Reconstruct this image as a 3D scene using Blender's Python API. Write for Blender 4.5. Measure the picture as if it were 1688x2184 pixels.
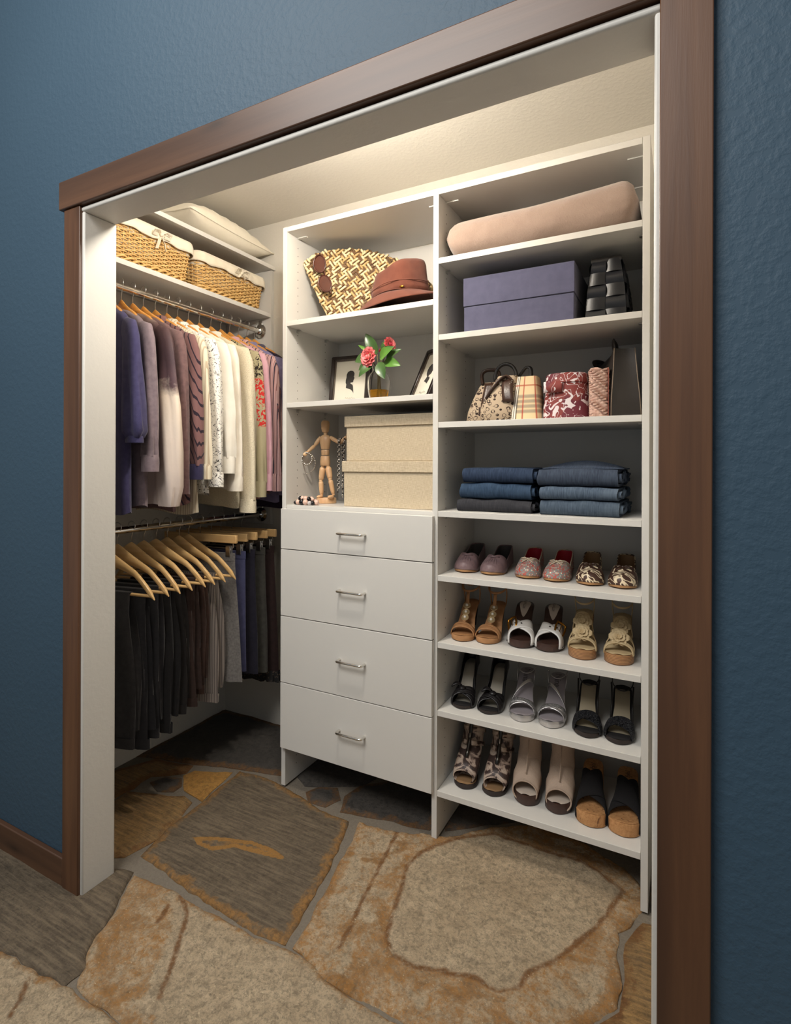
import bpy, bmesh, math, random
import numpy as np
from math import sin, cos, pi, sqrt, atan2, exp
from mathutils import Vector, Matrix, noise
from mathutils.geometry import delaunay_2d_cdt

for o in list(bpy.data.objects):
    bpy.data.objects.remove(o, do_unlink=True)
SC = bpy.context.scene
COL = SC.collection

# ------------------------------------------------------------------ camera
YAW, ROLL, FPX = 0.4846, 0.0034, 1158.45
cd = bpy.data.cameras.new('camera')
cam = bpy.data.objects.new('camera', cd)
COL.objects.link(cam)
fw = Vector((-sin(YAW), cos(YAW), 0)); rt = Vector((cos(YAW), sin(YAW), 0)); up = Vector((0, 0, 1))
r2 = rt * cos(ROLL) + up * sin(ROLL); u2 = up * cos(ROLL) - rt * sin(ROLL)
cam.matrix_world = Matrix((( r2.x, u2.x, -fw.x, 1.365), (r2.y, u2.y, -fw.y, -1.653), (r2.z, u2.z, -fw.z, 1.24), (0, 0, 0, 1)))
cd.sensor_fit = 'HORIZONTAL'; cd.sensor_width = 36; cd.lens = 36 * FPX / 1688
cd.shift_y = -(1092 - 991.47) / 1688
cd.clip_start = 0.02
SC.camera = cam

# ------------------------------------------------------------------ world, lights, exposure
w = bpy.data.worlds.new('world'); SC.world = w; w.use_nodes = True
bg = w.node_tree.nodes['Background']
bg.inputs[0].default_value = (0.86, 0.94, 1.0, 1); bg.inputs[1].default_value = 0.16
def area(name, loc, target, sx, sy, power, col):
    ld = bpy.data.lights.new(name, 'AREA'); ld.shape = 'RECTANGLE'; ld.size = sx; ld.size_y = sy
    ld.energy = power; ld.color = col
    o = bpy.data.objects.new(name, ld); COL.objects.link(o); o.location = loc
    o.rotation_euler = (Vector(target) - Vector(loc)).to_track_quat('-Z', 'Y').to_euler()
    return o
area('room_ceiling_light', (0.3, -2.2, 3.0), (0.55, -0.6, 0.7), 1.5, 1.0, 44, (0.985, 0.965, 0.93))
BULB_W = 0.68          # strength of the closet bulb, see its builder
SC.view_settings.view_transform = 'Standard'; SC.view_settings.look = 'None'
SC.view_settings.gamma = 1.0; SC.view_settings.use_curve_mapping = False
SC.view_settings.exposure = 0.55

# ------------------------------------------------------------------ helpers
def lerp(a, b, t): return a + (b - a) * t
def sst(a, b, x):
    t = min(1, max(0, (x - a) / (b - a))) if a != b else 0
    return t * t * (3 - 2 * t)
def tab(T, s):
    if s <= T[0][0]: return T[0][1]
    for (a, x), (b, y) in zip(T, T[1:]):
        if s <= b: return lerp(x, y, (s - a) / (b - a))
    return T[-1][1]
def S(r, g, b):
    f = lambda c: (c / 255 / 12.92) if c / 255 <= .04045 else ((c / 255 + .055) / 1.055) ** 2.4
    return (f(r), f(g), f(b), 1)

def cr(P, k=5):
    """Catmull-Rom smoothing of an open path"""
    P = [Vector(p) for p in P]; Q = [P[0]] + P + [P[-1]]; out = []
    for i in range(1, len(Q) - 2):
        a, b, c, d = Q[i-1:i+3]
        for j in range(k):
            t = j / k; out.append(.5 * ((2*b) + (c - a) * t + (2*a - 5*b + 4*c - d) * t*t + (3*b - a - 3*c + d) * t**3))
    return out + [P[-1]]

class MB:
    def __init__(s): s.v = []; s.f = []
    def add(s, vs, fs):
        n = len(s.v); s.v += [tuple(p) for p in vs]; s.f += [tuple(i + n for i in f) for f in fs]; return s
    def box(s, x0, x1, y0, y1, z0, z1):
        return s.add([(x0,y0,z0),(x1,y0,z0),(x1,y1,z0),(x0,y1,z0),(x0,y0,z1),(x1,y0,z1),(x1,y1,z1),(x0,y1,z1)],
                     [(3,2,1,0),(4,5,6,7),(0,1,5,4),(1,2,6,5),(2,3,7,6),(3,0,4,7)])
    def rings(s, R, closed=True, c0=True, c1=True):
        n = len(R[0]); vs = [p for r in R for p in r]; fs = []
        for i in range(len(R) - 1):
            for j in range(n if closed else n - 1):
                k = (j + 1) % n; fs.append((i*n+j, i*n+k, (i+1)*n+k, (i+1)*n+j))
        if c0: fs.append(tuple(reversed(range(n))))
        if c1: fs.append(tuple((len(R)-1)*n + j for j in range(n)))
        return s.add(vs, fs)
    def tube(s, P, r, n=8, closed=False, ry=None, upv=None):
        P = [Vector(p) for p in P]; m = len(P); R = []
        T = []
        for i in range(m):
            a = P[(i-1) % m] if closed or i else P[0]; b = P[(i+1) % m] if closed or i < m-1 else P[-1]
            t = (b - a); T.append(t.normalized() if t.length > 1e-9 else Vector((0,0,1)))
        u = Vector(upv) if upv else (Vector((0,0,1)) if abs(T[0].z) < .9 else Vector((1,0,0)))
        for i in range(m):
            if upv: u = Vector(upv)
            u = (u - T[i] * u.dot(T[i])); u = u.normalized() if u.length > 1e-6 else T[i].orthogonal().normalized()
            b = T[i].cross(u)
            ra = r[i] if isinstance(r, (list, tuple)) else r
            rb = (ry[i] if isinstance(ry, (list, tuple)) else ry) if ry is not None else ra
            R.append([P[i] + u * (ra * cos(2*pi*j/n)) + b * (rb * sin(2*pi*j/n)) for j in range(n)])
        if closed: R.append(R[0]); return s.rings(R, True, False, False)
        return s.rings(R)
    def grid(s, nu, nv, fn):
        vs = [fn(i / nu, j / nv) for i in range(nu + 1) for j in range(nv + 1)]
        return s.add(vs, [(i*(nv+1)+j, i*(nv+1)+j+1, (i+1)*(nv+1)+j+1, (i+1)*(nv+1)+j) for i in range(nu) for j in range(nv)])
    def prism(s, P, a, b, fn=lambda x, y, h: (x, y, h)):
        n = len(P)
        return s.add([fn(x, y, a) for x, y in P] + [fn(x, y, b) for x, y in P],
                     [tuple(reversed(range(n))), tuple(range(n, 2*n))] + [(i, (i+1) % n, n + (i+1) % n, n + i) for i in range(n)])
    def ball(s, c, r, nu=10, nv=6, sc=(1,1,1)):
        R = []
        for i in range(nv + 1):
            a = pi * i / nv; rr = max(sin(a), .02)
            R.append([(c[0] + r*sc[0]*rr*cos(2*pi*j/nu), c[1] + r*sc[1]*rr*sin(2*pi*j/nu), c[2] - r*sc[2]*cos(a)) for j in range(nu)])
        return s.rings(R)
    def lathe(s, prof, n=24, c=(0,0,0), c0=True, c1=True):
        return s.rings([[(c[0] + r*cos(2*pi*j/n), c[1] + r*sin(2*pi*j/n), c[2] + z) for j in range(n)] for r, z in prof], True, c0, c1)
    def xf(s, M):
        s.v = [tuple(M @ Vector(p)) for p in s.v]; return s
    def mv(s, x, y, z): s.v = [(a+x, b+y, c+z) for a, b, c in s.v]; return s
    def warp(s, fn): s.v = [tuple(fn(*p)) for p in s.v]; return s
    def build(s, name, mat, parent=None, smooth=40, bevel=0, sub=0, solid=0, loc=None, rot=None, seg=2, off=0, fix=True, weld=0):
        me = bpy.data.meshes.new(name); me.from_pydata(s.v, [], s.f)
        if fix:
            bm = bmesh.new(); bm.from_mesh(me)
            if weld: bmesh.ops.remove_doubles(bm, verts=bm.verts, dist=weld)
            bmesh.ops.recalc_face_normals(bm, faces=bm.faces); bm.to_mesh(me); bm.free()
        if smooth:
            me.polygons.foreach_set('use_smooth', [True] * len(me.polygons))
            if smooth < 180: me.set_sharp_from_angle(angle=math.radians(smooth))
        return obj(name, me, mat, parent, bevel, sub, solid, loc, rot, seg, off)

def obj(name, me, mat, parent=None, bevel=0, sub=0, solid=0, loc=None, rot=None, seg=2, off=0):
    o = bpy.data.objects.new(name, me); COL.objects.link(o)
    if mat is not None and not me.materials: me.materials.append(mat)
    if parent is not None: o.parent = parent
    if loc is not None: o.location = loc
    if rot is not None: o.rotation_euler = rot
    if bevel:
        m = o.modifiers.new('bevel', 'BEVEL'); m.width = bevel; m.segments = seg; m.limit_method = 'ANGLE'; m.angle_limit = math.radians(40)
    if sub:
        m = o.modifiers.new('subd', 'SUBSURF'); m.levels = sub; m.render_levels = sub
    if solid:
        m = o.modifiers.new('solid', 'SOLIDIFY'); m.thickness = solid; m.offset = off
    return o
def tag(o, label, cat, group=None):
    o['label'] = label; o['category'] = cat
    if group: o['group'] = group
    return o
def thing(name, label, cat, loc=(0,0,0), rotz=0, group=None, rot=None):
    o = bpy.data.objects.new(name, None); COL.objects.link(o); o.empty_display_size = .02
    o.location = loc; o.rotation_euler = rot if rot else (0, 0, rotz)
    return tag(o, label, cat, group)
def struct(o): o['kind'] = 'structure'; return o
def stuff(o): o['kind'] = 'stuff'; return o
def dup(root, loc, rotz, label, group=None):
    r = root.copy(); COL.objects.link(r); r.location = loc; r.rotation_euler = (0, 0, rotz); r['label'] = label
    if group: r['group'] = group
    for ch in list(root.children):
        c = ch.copy(); COL.objects.link(c); c.parent = r
        for g in list(ch.children):
            d = g.copy(); COL.objects.link(d); d.parent = c
    return r

# ------------------------------------------------------------------ materials
MATS = {}
class NT:
    """tiny node-tree builder around one Principled shader"""
    def __init__(s, name, rough=.5, metal=0, spec=.5, **kw):
        s.m = bpy.data.materials.new(name); s.m.use_nodes = True; s.t = s.m.node_tree; s.N = s.t.nodes
        s.p = s.N['Principled BSDF']; s.p.inputs['Roughness'].default_value = rough
        s.p.inputs['Metallic'].default_value = metal; s.p.inputs['Specular IOR Level'].default_value = spec
        for k, v in kw.items(): s.p.inputs[k.replace('_', ' ')].default_value = v
        s.h = None
        tc = s.N.new('ShaderNodeTexCoord'); s.co = tc.outputs['Object']
    def L(s, a, b): s.t.links.new(a, b)
    def put(s, sock, v):
        if hasattr(v, 'links') or isinstance(v, bpy.types.NodeSocket): s.L(v, sock)
        else: sock.default_value = v
    def map(s, scale=(1,1,1), rot=(0,0,0), loc=(0,0,0), co=None):
        n = s.N.new('ShaderNodeMapping'); s.L(co or s.co, n.inputs[0])
        n.inputs['Scale'].default_value = scale; n.inputs['Rotation'].default_value = rot; n.inputs['Location'].default_value = loc
        return n.outputs[0]
    def noise(s, scale, detail=3, rough=.5, co=None, dist=0):
        n = s.N.new('ShaderNodeTexNoise'); s.L(co or s.co, n.inputs['Vector'])
        n.inputs['Scale'].default_value = scale; n.inputs['Detail'].default_value = detail; n.inputs['Roughness'].default_value = rough; n.inputs['Distortion'].default_value = dist
        return n.outputs['Fac']
    def voro(s, scale, co=None, feat='F1', out='Distance', rnd=1):
        n = s.N.new('ShaderNodeTexVoronoi'); n.feature = feat; s.L(co or s.co, n.inputs['Vector']); n.inputs['Scale'].default_value = scale
        n.inputs['Randomness'].default_value = rnd
        return n.outputs[out]
    def wave(s, scale, co=None, dist=0, kind='BANDS', axis='X', prof='SIN', dscale=1):
        n = s.N.new('ShaderNodeTexWave'); n.wave_type = kind; n.wave_profile = prof
        if kind == 'BANDS': n.bands_direction = axis
        s.L(co or s.co, n.inputs['Vector']); n.inputs['Scale'].default_value = scale; n.inputs['Distortion'].default_value = dist; n.inputs['Detail Scale'].default_value = dscale
        return n.outputs['Fac']
    def ramp(s, f, stops, mode='LINEAR'):
        n = s.N.new('ShaderNodeValToRGB'); s.L(f, n.inputs[0]); e = n.color_ramp.elements; n.color_ramp.interpolation = mode
        while len(e) < len(stops): e.new(.5)
        for el, (p, c) in zip(e, stops):
            el.position = p; el.color = c if isinstance(c, tuple) else (c, c, c, 1)
        return n.outputs[0]
    def mix(s, f, a, b, mode='MIX'):
        n = s.N.new('ShaderNodeMix'); n.data_type = 'RGBA'; n.blend_type = mode
        s.put(n.inputs[0], f); s.put(n.inputs[6], a); s.put(n.inputs[7], b)
        return n.outputs[2]
    def math(s, op, a, b=0.0, clamp=False):
        n = s.N.new('ShaderNodeMath'); n.operation = op; n.use_clamp = clamp
        s.put(n.inputs[0], a); s.put(n.inputs[1], b)
        return n.outputs[0]
    def sep(s, co=None):
        n = s.N.new('ShaderNodeSeparateXYZ'); s.L(co or s.co, n.inputs[0]); return n.outputs
    def attr(s, name):
        n = s.N.new('ShaderNodeAttribute'); n.attribute_name = name; return n.outputs['Fac']
    def bump(s, h, dist=.002, strength=1.0):
        n = s.N.new('ShaderNodeBump'); n.inputs['Distance'].default_value = dist; n.inputs['Strength'].default_value = strength
        s.L(h, n.inputs['Height'])
        if s.h is not None: s.L(s.h, n.inputs['Normal'])
        s.h = n.outputs[0]; s.L(s.h, s.p.inputs['Normal']); return s
    def col(s, c): s.put(s.p.inputs['Base Color'], c); return s
    def rough(s, c): s.put(s.p.inputs['Roughness'], c); return s

def plain(name, c, rough=.5, metal=0, nz=None, bump=None, var=None, **kw):
    """colour with optional fine noise variation var=(colour2, scale) and bump=(scale, distance)"""
    if name in MATS: return MATS[name]
    n = NT(name, rough, metal, **kw)
    if var: n.col(n.mix(n.ramp(n.noise(var[1], 4), [(.3, 0.0), (.7, 1.0)]), c, var[0]))
    else: n.col(c)
    if bump: n.bump(n.noise(bump[0], 3), bump[1])
    MATS[name] = n.m; return n.m
def fabric(name, c, c2=None, scale=60, bump=.0008, weave=900, rough=.9, sheen=.15):
    if name in MATS: return MATS[name]
    n = NT(name, rough, spec=.15); n.p.inputs['Sheen Weight'].default_value = sheen
    f = n.noise(scale, 4)
    n.col(n.mix(n.ramp(f, [(.3, 0.0), (.7, 1.0)]), c, c2 or tuple(x * .8 for x in c[:3]) + (1,)))
    n.bump(n.noise(weave, 2), bump); n.bump(n.noise(14, 3), .004, .6)
    MATS[name] = n.m; return n.m

MELA = plain('white_melamine', S(207, 204, 198), .38, bump=(700, .0001))
MELA_IN = MELA
PAINT = NT('cream_wall_paint', .75); PAINT.col(S(214, 209, 199)); PAINT.bump(PAINT.ramp(PAINT.noise(70, 4, .55), [(.42, 0.), (.66, 1.)]), .0009, .35); PAINT = PAINT.m
SOFFIT = plain('white_jamb_paint', S(206, 202, 194), .55, bump=(90, .0006))
n = NT('blue_wall_paint', .62); n.col(n.mix(n.noise(3, 3), S(50, 74, 92), S(55, 79, 96)))
n.bump(n.ramp(n.noise(60, 4, .55), [(.42, 0.), (.64, 1.)]), .0020, .30); BLUE = n.m
def wood(name, c1, c2, c3, axis, rough=.42, sc=1.0, knots=True):
    n = NT(name, rough); st = {'x': (2.2, 46, 46), 'y': (46, 2.2, 46), 'z': (46, 46, 2.2)}[axis]
    st = tuple(q * sc for q in st)
    g = n.noise(1.0, 6, .6, n.map(st), .4); g2 = n.noise(1.0, 3, .5, n.map(tuple(q * .22 for q in st)))
    c = n.mix(n.ramp(g, [(.3, 0.), (.72, 1.)]), c1, c2); c = n.mix(n.ramp(g2, [(.45, 0.), (.75, 1.)]), c, c3)
    if knots:
        k = n.voro(5.5, n.map({'x': (.55, 1.8, 1.8), 'y': (1.8, .55, 1.8), 'z': (1.8, 1.8, .55)}[axis]))
        c = n.mix(n.ramp(k, [(.0, .75), (.10, .3), (.2, 0.)]), c, tuple(x * .35 for x in c3[:3]) + (1,))
    n.col(c); n.bump(g, .0006, .6); return n.m
TRIM_Z = wood('brown_stained_wood_upright', S(104, 70, 46), S(84, 55, 37), S(62, 40, 28), 'z')
TRIM_X = wood('brown_stained_wood_level', S(104, 72, 50), S(86, 58, 40), S(66, 45, 33), 'x')
MAPLE = wood('pale_hanger_wood', S(232, 194, 138), S(216, 172, 112), S(224, 184, 124), 'x', .32, 1.2, False)
HONEY = wood('honey_hanger_wood', S(222, 160, 82), S(204, 138, 62), S(212, 150, 74), 'x', .32, 1.2, False)
BEECH = wood('pale_beech', S(222, 184, 140), S(206, 164, 120), S(198, 150, 108), 'z', .4, 1.4, False)
CHROME = plain('polished_chrome', S(225, 222, 216), .12, 1.0)
STEEL = plain('brushed_steel', S(205, 202, 198), .28, 1.0)
DARKMET = plain('dark_bronze_metal', S(70, 66, 62), .3, 1.0)
GOLD = plain('antique_gold_metal', S(176, 124, 48), .28, 1.0)
HOLE = plain('dark_pin_hole', S(40, 36, 32), .8)
BLACKL = plain('black_leather', S(26, 24, 24), .38, bump=(260, .0006), var=(S(38, 34, 32), 12))
BROWNL = plain('dark_brown_leather', S(54, 36, 28), .34, bump=(220, .0005), var=(S(74, 52, 40), 15))
# ================================================================== the setting
XL, XR, YB, ZC = -0.68, 1.52, 0.385, 2.40       # closet left, right, back, ceiling
YF, YI = -0.684, -0.592                          # room face and closet face of the front wall
OX0, OX1, OZ = -0.150, 1.325, 1.963              # opening
# floor with flagstones
GROUT = NT('grey_grout', .9); GROUT.col(GROUT.mix(GROUT.noise(160, 4), S(128, 118, 104), S(98, 90, 80))); GROUT.bump(GROUT.noise(220, 4), .003, .6); GROUT = GROUT.m
fl = struct(MB().box(-2.6, 3.0, -3.0, YB + .05, -.04, -.004).build('floor', GROUT, smooth=0))

def stone_mat(name, base, base2, rim_col, vein_col, streak, speck=.5, relief=.004):
    n = NT(name, .72, spec=.35); dkc = lambda c, k: tuple(x * k for x in c[:3]) + (1,)
    big = n.noise(7, 7, .72, dist=.5); mid = n.noise(62, 6, .75, dist=.4); fine = n.noise(150, 5, .8)
    c = n.mix(n.ramp(big, [(.34, 0.), (.66, 1.)]), base, base2)
    c = n.mix(n.ramp(mid, [(.36, .70), (.54, 0.)]), c, dkc(base2, .46))
    if streak:
        sg = n.noise(1.0, 6, .7, n.map((9, 110, 30), (0, 0, .45)))
        c = n.mix(n.ramp(sg, [(.42, 0.), (.72, .7)]), c, tuple(min(1, x * 1.9) for x in base[:3]) + (1,))
    rim = n.math('ADD', n.attr('rim'), n.math('MULTIPLY', n.math('SUBTRACT', n.noise(15, 7, .75), .5), 1.5))
    oc = n.mix(n.ramp(mid, [(.38, 0.), (.62, 1.)]), rim_col, n.mix(n.ramp(big, [(.42, 0.), (.58, 1.)]), dkc(rim_col, .50), dkc(base, .9)))
    c = n.mix(n.ramp(rim, [(.36, 0.), (.52, .80), (.8, .92)]), c, oc)
    ve = n.math('ADD', n.attr('vein'), n.math('MULTIPLY', n.math('SUBTRACT', n.noise(26, 6, .7), .5), .60))
    c = n.mix(n.ramp(ve, [(.50, 0.), (.70, .9)]), c, n.mix(mid, dkc(vein_col, .75), vein_col))
    c = n.mix(n.ramp(fine, [(.50, 0.), (.68, speck)]), c, dkc(base, .34))
    c = n.mix(n.ramp(n.noise(210, 2, .5), [(.66, 0.), (.74, .5)]), c, tuple(min(1, x * 1.5) for x in base[:3]) + (1,))
    n.col(c)
    n.rough(n.ramp(mid, [(.3, .55), (.7, .85)]))
    n.bump(n.noise(30, 8, .75, dist=.3), relief * 1.9, 1.0); n.bump(fine, .003, .9)
    return n.m
OCH = S(194, 136, 68); RUST = S(146, 96, 50)
ST_SLATE = stone_mat('dark_slate_stone', S(106, 93, 76), S(90, 78, 64), S(160, 116, 62), S(166, 120, 60), True, .5, .0016)
ST_BRIGHT = stone_mat('pale_quartzite_stone', S(226, 203, 170), S(200, 176, 144), OCH, RUST, False, .85, .008)
ST_BROWN = stone_mat('brown_ochre_stone', S(150, 118, 74), S(118, 96, 70), S(120, 76, 40), RUST, True, .5, .003)
ST_DARK = stone_mat('dark_grey_stone', S(88, 82, 76), S(70, 66, 62), S(124, 86, 46), RUST, False, .5, .003)
ST_OCHRE = stone_mat('ochre_stone', S(196, 148, 80), S(176, 128, 66), RUST, RUST, False, .45, .004)
STONES = {
 'slate_mid': ([(-0.205, 0.0), (-0.031, 0.009), (0.11, -0.025), (0.235, -0.052), (0.346, -0.056), (0.401, -0.248), (0.435, -0.414), (0.46, -0.54), (0.355, -0.544), (0.25, -0.54), (0.091, -0.53), (-0.052, -0.512), (-0.145, -0.507), (-0.183, -0.318)], ST_SLATE, .72, 'dark grey slate slab with an ochre stain'),
 'bright_r': ([(0.389, -0.044), (0.518, -0.024), (0.597, 0.012), (0.676, 0.026), (0.783, 0.133), (0.906, 0.22), (1.076, 0.219), (1.21, 0.16), (1.265, 0.085), (1.264, 0.005), (1.241, -0.061), (1.215, -0.095), (1.222, -0.167), (1.241, -0.249), (1.238, -0.309), (1.185, -0.382), (1.126, -0.467), (0.976, -0.578), (0.819, -0.57), (0.697, -0.573), (0.594, -0.559), (0.493, -0.539), (0.469, -0.405), (0.431, -0.255)], ST_BRIGHT, 1.0, 'large pale quartzite slab with ochre border'),
 'bright_f': ([(-0.088, -0.57), (0.023, -0.566), (0.156, -0.562), (0.305, -0.564), (0.431, -0.555), (0.558, -0.559), (0.686, -0.585), (0.817, -0.589), (0.942, -0.598), (0.989, -0.714), (0.652, -0.893), (0.457, -0.863), (0.274, -0.865), (0.219, -0.865), (0.159, -0.866), (0.101, -0.86), (0.078, -0.838), (0.015, -0.762), (-0.022, -0.675)], ST_BRIGHT, .5, None),
 'slate_l': ([(-0.718, -0.70), (-0.162, -0.58), (-0.105, -0.566), (-0.03, -0.688), (0.007, -0.766), (0.07, -0.843), (0.07, -0.871), (-0.024, -0.881), (-0.128, -0.889), (-0.244, -0.903), (-0.498, -0.964), (-0.737, -0.898)], ST_SLATE, .2, None),
 'bright_bl': ([(-0.22, -0.914), (-0.156, -0.902), (-0.081, -0.896), (0.026, -0.886), (0.095, -0.876), (0.164, -0.877), (0.262, -0.877), (0.462, -0.885), (0.621, -0.909), (0.398, -1.102), (-0.121, -1.149), (-0.407, -0.997)], ST_BRIGHT, .5, None),
 'ochre_s': ([(-0.386, -0.13), (-0.369, -0.091), (-0.233, -0.026), (-0.218, -0.119), (-0.2, -0.212), (-0.303, -0.189)], ST_OCHRE, .3, None),
 'brown_l': ([(-0.482, -0.305), (-0.275, -0.23), (-0.224, -0.241), (-0.183, -0.344), (-0.168, -0.434), (-0.191, -0.536), (-0.243, -0.559), (-0.363, -0.535), (-0.476, -0.445)], ST_BROWN, .5, None),
 'dark_s': ([(-0.462, -0.222), (-0.447, -0.174), (-0.382, -0.15), (-0.341, -0.178), (-0.34, -0.218), (-0.392, -0.25)], ST_DARK, .5, None),
 'dark_l': ([(-0.659, -0.316), (-0.657, -0.222), (-0.588, -0.105), (-0.415, -0.062), (-0.397, -0.114), (-0.501, -0.195), (-0.489, -0.278), (-0.509, -0.424)], ST_BROWN, .9, None),
 'back': ([(-0.674, 0.367), (-0.49, 0.38), (-0.327, 0.38), (-0.03, 0.38), (0.0, 0.085), (-0.053, 0.055), (-0.214, 0.018), (-0.418, -0.047), (-0.6, -0.091), (-0.674, -0.12)], ST_DARK, .9, None),
 'u_l': ([(0.026, 0.083), (-0.01, 0.232), (0.046, 0.319), (0.283, 0.28), (0.297, 0.213), (0.278, 0.156), (0.161, 0.086), (0.08, 0.043)], ST_DARK, .1, None),
 'u_s': ([(0.11, 0.008), (0.135, 0.059), (0.2, 0.09), (0.248, 0.036), (0.225, -0.017), (0.154, -0.027)], ST_DARK, .6, None),
 'u_m': ([(0.292, -0.024), (0.254, 0.065), (0.268, 0.137), (0.369, 0.233), (0.538, 0.236), (0.617, 0.138), (0.61, 0.041), (0.553, 0.03), (0.456, 0.02)], ST_DARK, .6, None),
 'u_r': ([(0.661, 0.063), (0.637, 0.134), (0.657, 0.22), (0.775, 0.267), (0.926, 0.273), (0.775, 0.159)], ST_DARK, .4, None),
 'right': ([(1.277, -0.03), (1.37, -0.01), (1.48, -0.16), (1.46, -0.486), (1.202, -0.585), (1.2, -0.384), (1.25, -0.322), (1.255, -0.231), (1.238, -0.123)], ST_BROWN, .6, None),
 'nook': ([(1.29, 0.02), (1.49, 0.01), (1.49, 0.36), (1.30, 0.36)], ST_DARK, .4, None),
 'under_far': ([(0.95, 0.29), (1.24, 0.235), (1.255, 0.37), (0.66, 0.37), (0.65, 0.30)], ST_DARK, .4, None),
 'left_far': ([(-0.66, -0.45), (-0.53, -0.44), (-0.50, -0.555), (-0.66, -0.565)], ST_BROWN, .6, None),
 'front_a': ([(1.02, -0.60), (1.18, -0.60), (1.45, -0.51), (1.62, -0.75), (1.5, -1.25), (0.9, -1.2), (0.70, -0.92), (1.01, -0.74)], ST_BRIGHT, .6, None),
 'front_b': ([(0.44, -1.11), (0.66, -0.93), (0.86, -1.22), (0.7, -1.75), (0.1, -1.7), (-0.08, -1.18)], ST_SLATE, .5, None),
 'front_c': ([(-0.45, -1.0), (-0.16, -1.17), (0.06, -1.7), (-0.6, -1.8), (-1.1, -1.3), (-0.78, -0.93)], ST_BRIGHT, .5, None),
 'front_d': ([(-0.77, -0.72), (-0.78, -0.9), (-1.12, -1.26), (-1.7, -1.2), (-1.6, -0.7)], ST_SLATE, .5, None),
 'front_e': ([(0.92, -1.24), (1.5, -1.29), (1.9, -1.5), (1.7, -2.1), (0.76, -2.0), (0.74, -1.72)], ST_SLATE, .5, None),
 'front_f': ([(1.56, -1.24), (1.66, -0.76), (2.3, -0.72), (2.4, -1.4), (1.93, -1.46)], ST_BRIGHT, .5, None),
}
VEINS = {
 'bright_r': [('out', [(0.809, 0.115), (0.71, 0.036), (0.635, -0.077), (0.62, -0.154), (0.643, -0.226), (0.657, -0.296), (0.668, -0.344), (0.688, -0.408), (0.726, -0.441), (0.781, -0.445), (0.868, -0.416), (0.935, -0.401), (0.984, -0.408), (1.027, -0.382), (1.04, -0.324), (1.094, -0.253), (1.138, -0.177), (1.183, -0.07), (1.219, 0.06), (1.092, 0.119)]),
              ('line', [(0.521, -0.028), (0.536, -0.13), (0.552, -0.233), (0.569, -0.343), (0.584, -0.414), (0.592, -0.49)])],
 'bright_f': [('left', [(0.097, -0.56), (0.164, -0.594), (0.201, -0.642), (0.231, -0.689), (0.268, -0.742), (0.297, -0.792)]), ('line', [(0.099, -0.602), (0.116, -0.654)])],
 'slate_mid': [('in', [(-0.069, -0.374), (-0.045, -0.353), (0.029, -0.321), (0.122, -0.289), (0.219, -0.287), (0.271, -0.299), (0.263, -0.317), (0.18, -0.331), (0.095, -0.346), (0.038, -0.391), (-0.023, -0.392)])],
 'bright_bl': [('line', [(-0.021, -0.906), (0.014, -0.942), (0.037, -0.978)])],
}
def seg_d(p, a, b):
    d = b - a; t = max(0, min(1, (p - a).dot(d) / max(d.length_squared, 1e-12))); return (p - a - d * t).length
def inside(p, P):
    c = False; j = len(P) - 1
    for i in range(len(P)):
        if (P[i].y > p.y) != (P[j].y > p.y) and p.x < (P[j].x - P[i].x) * (p.y - P[i].y) / (P[j].y - P[i].y) + P[i].x: c = not c
        j = i
    return c
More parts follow.
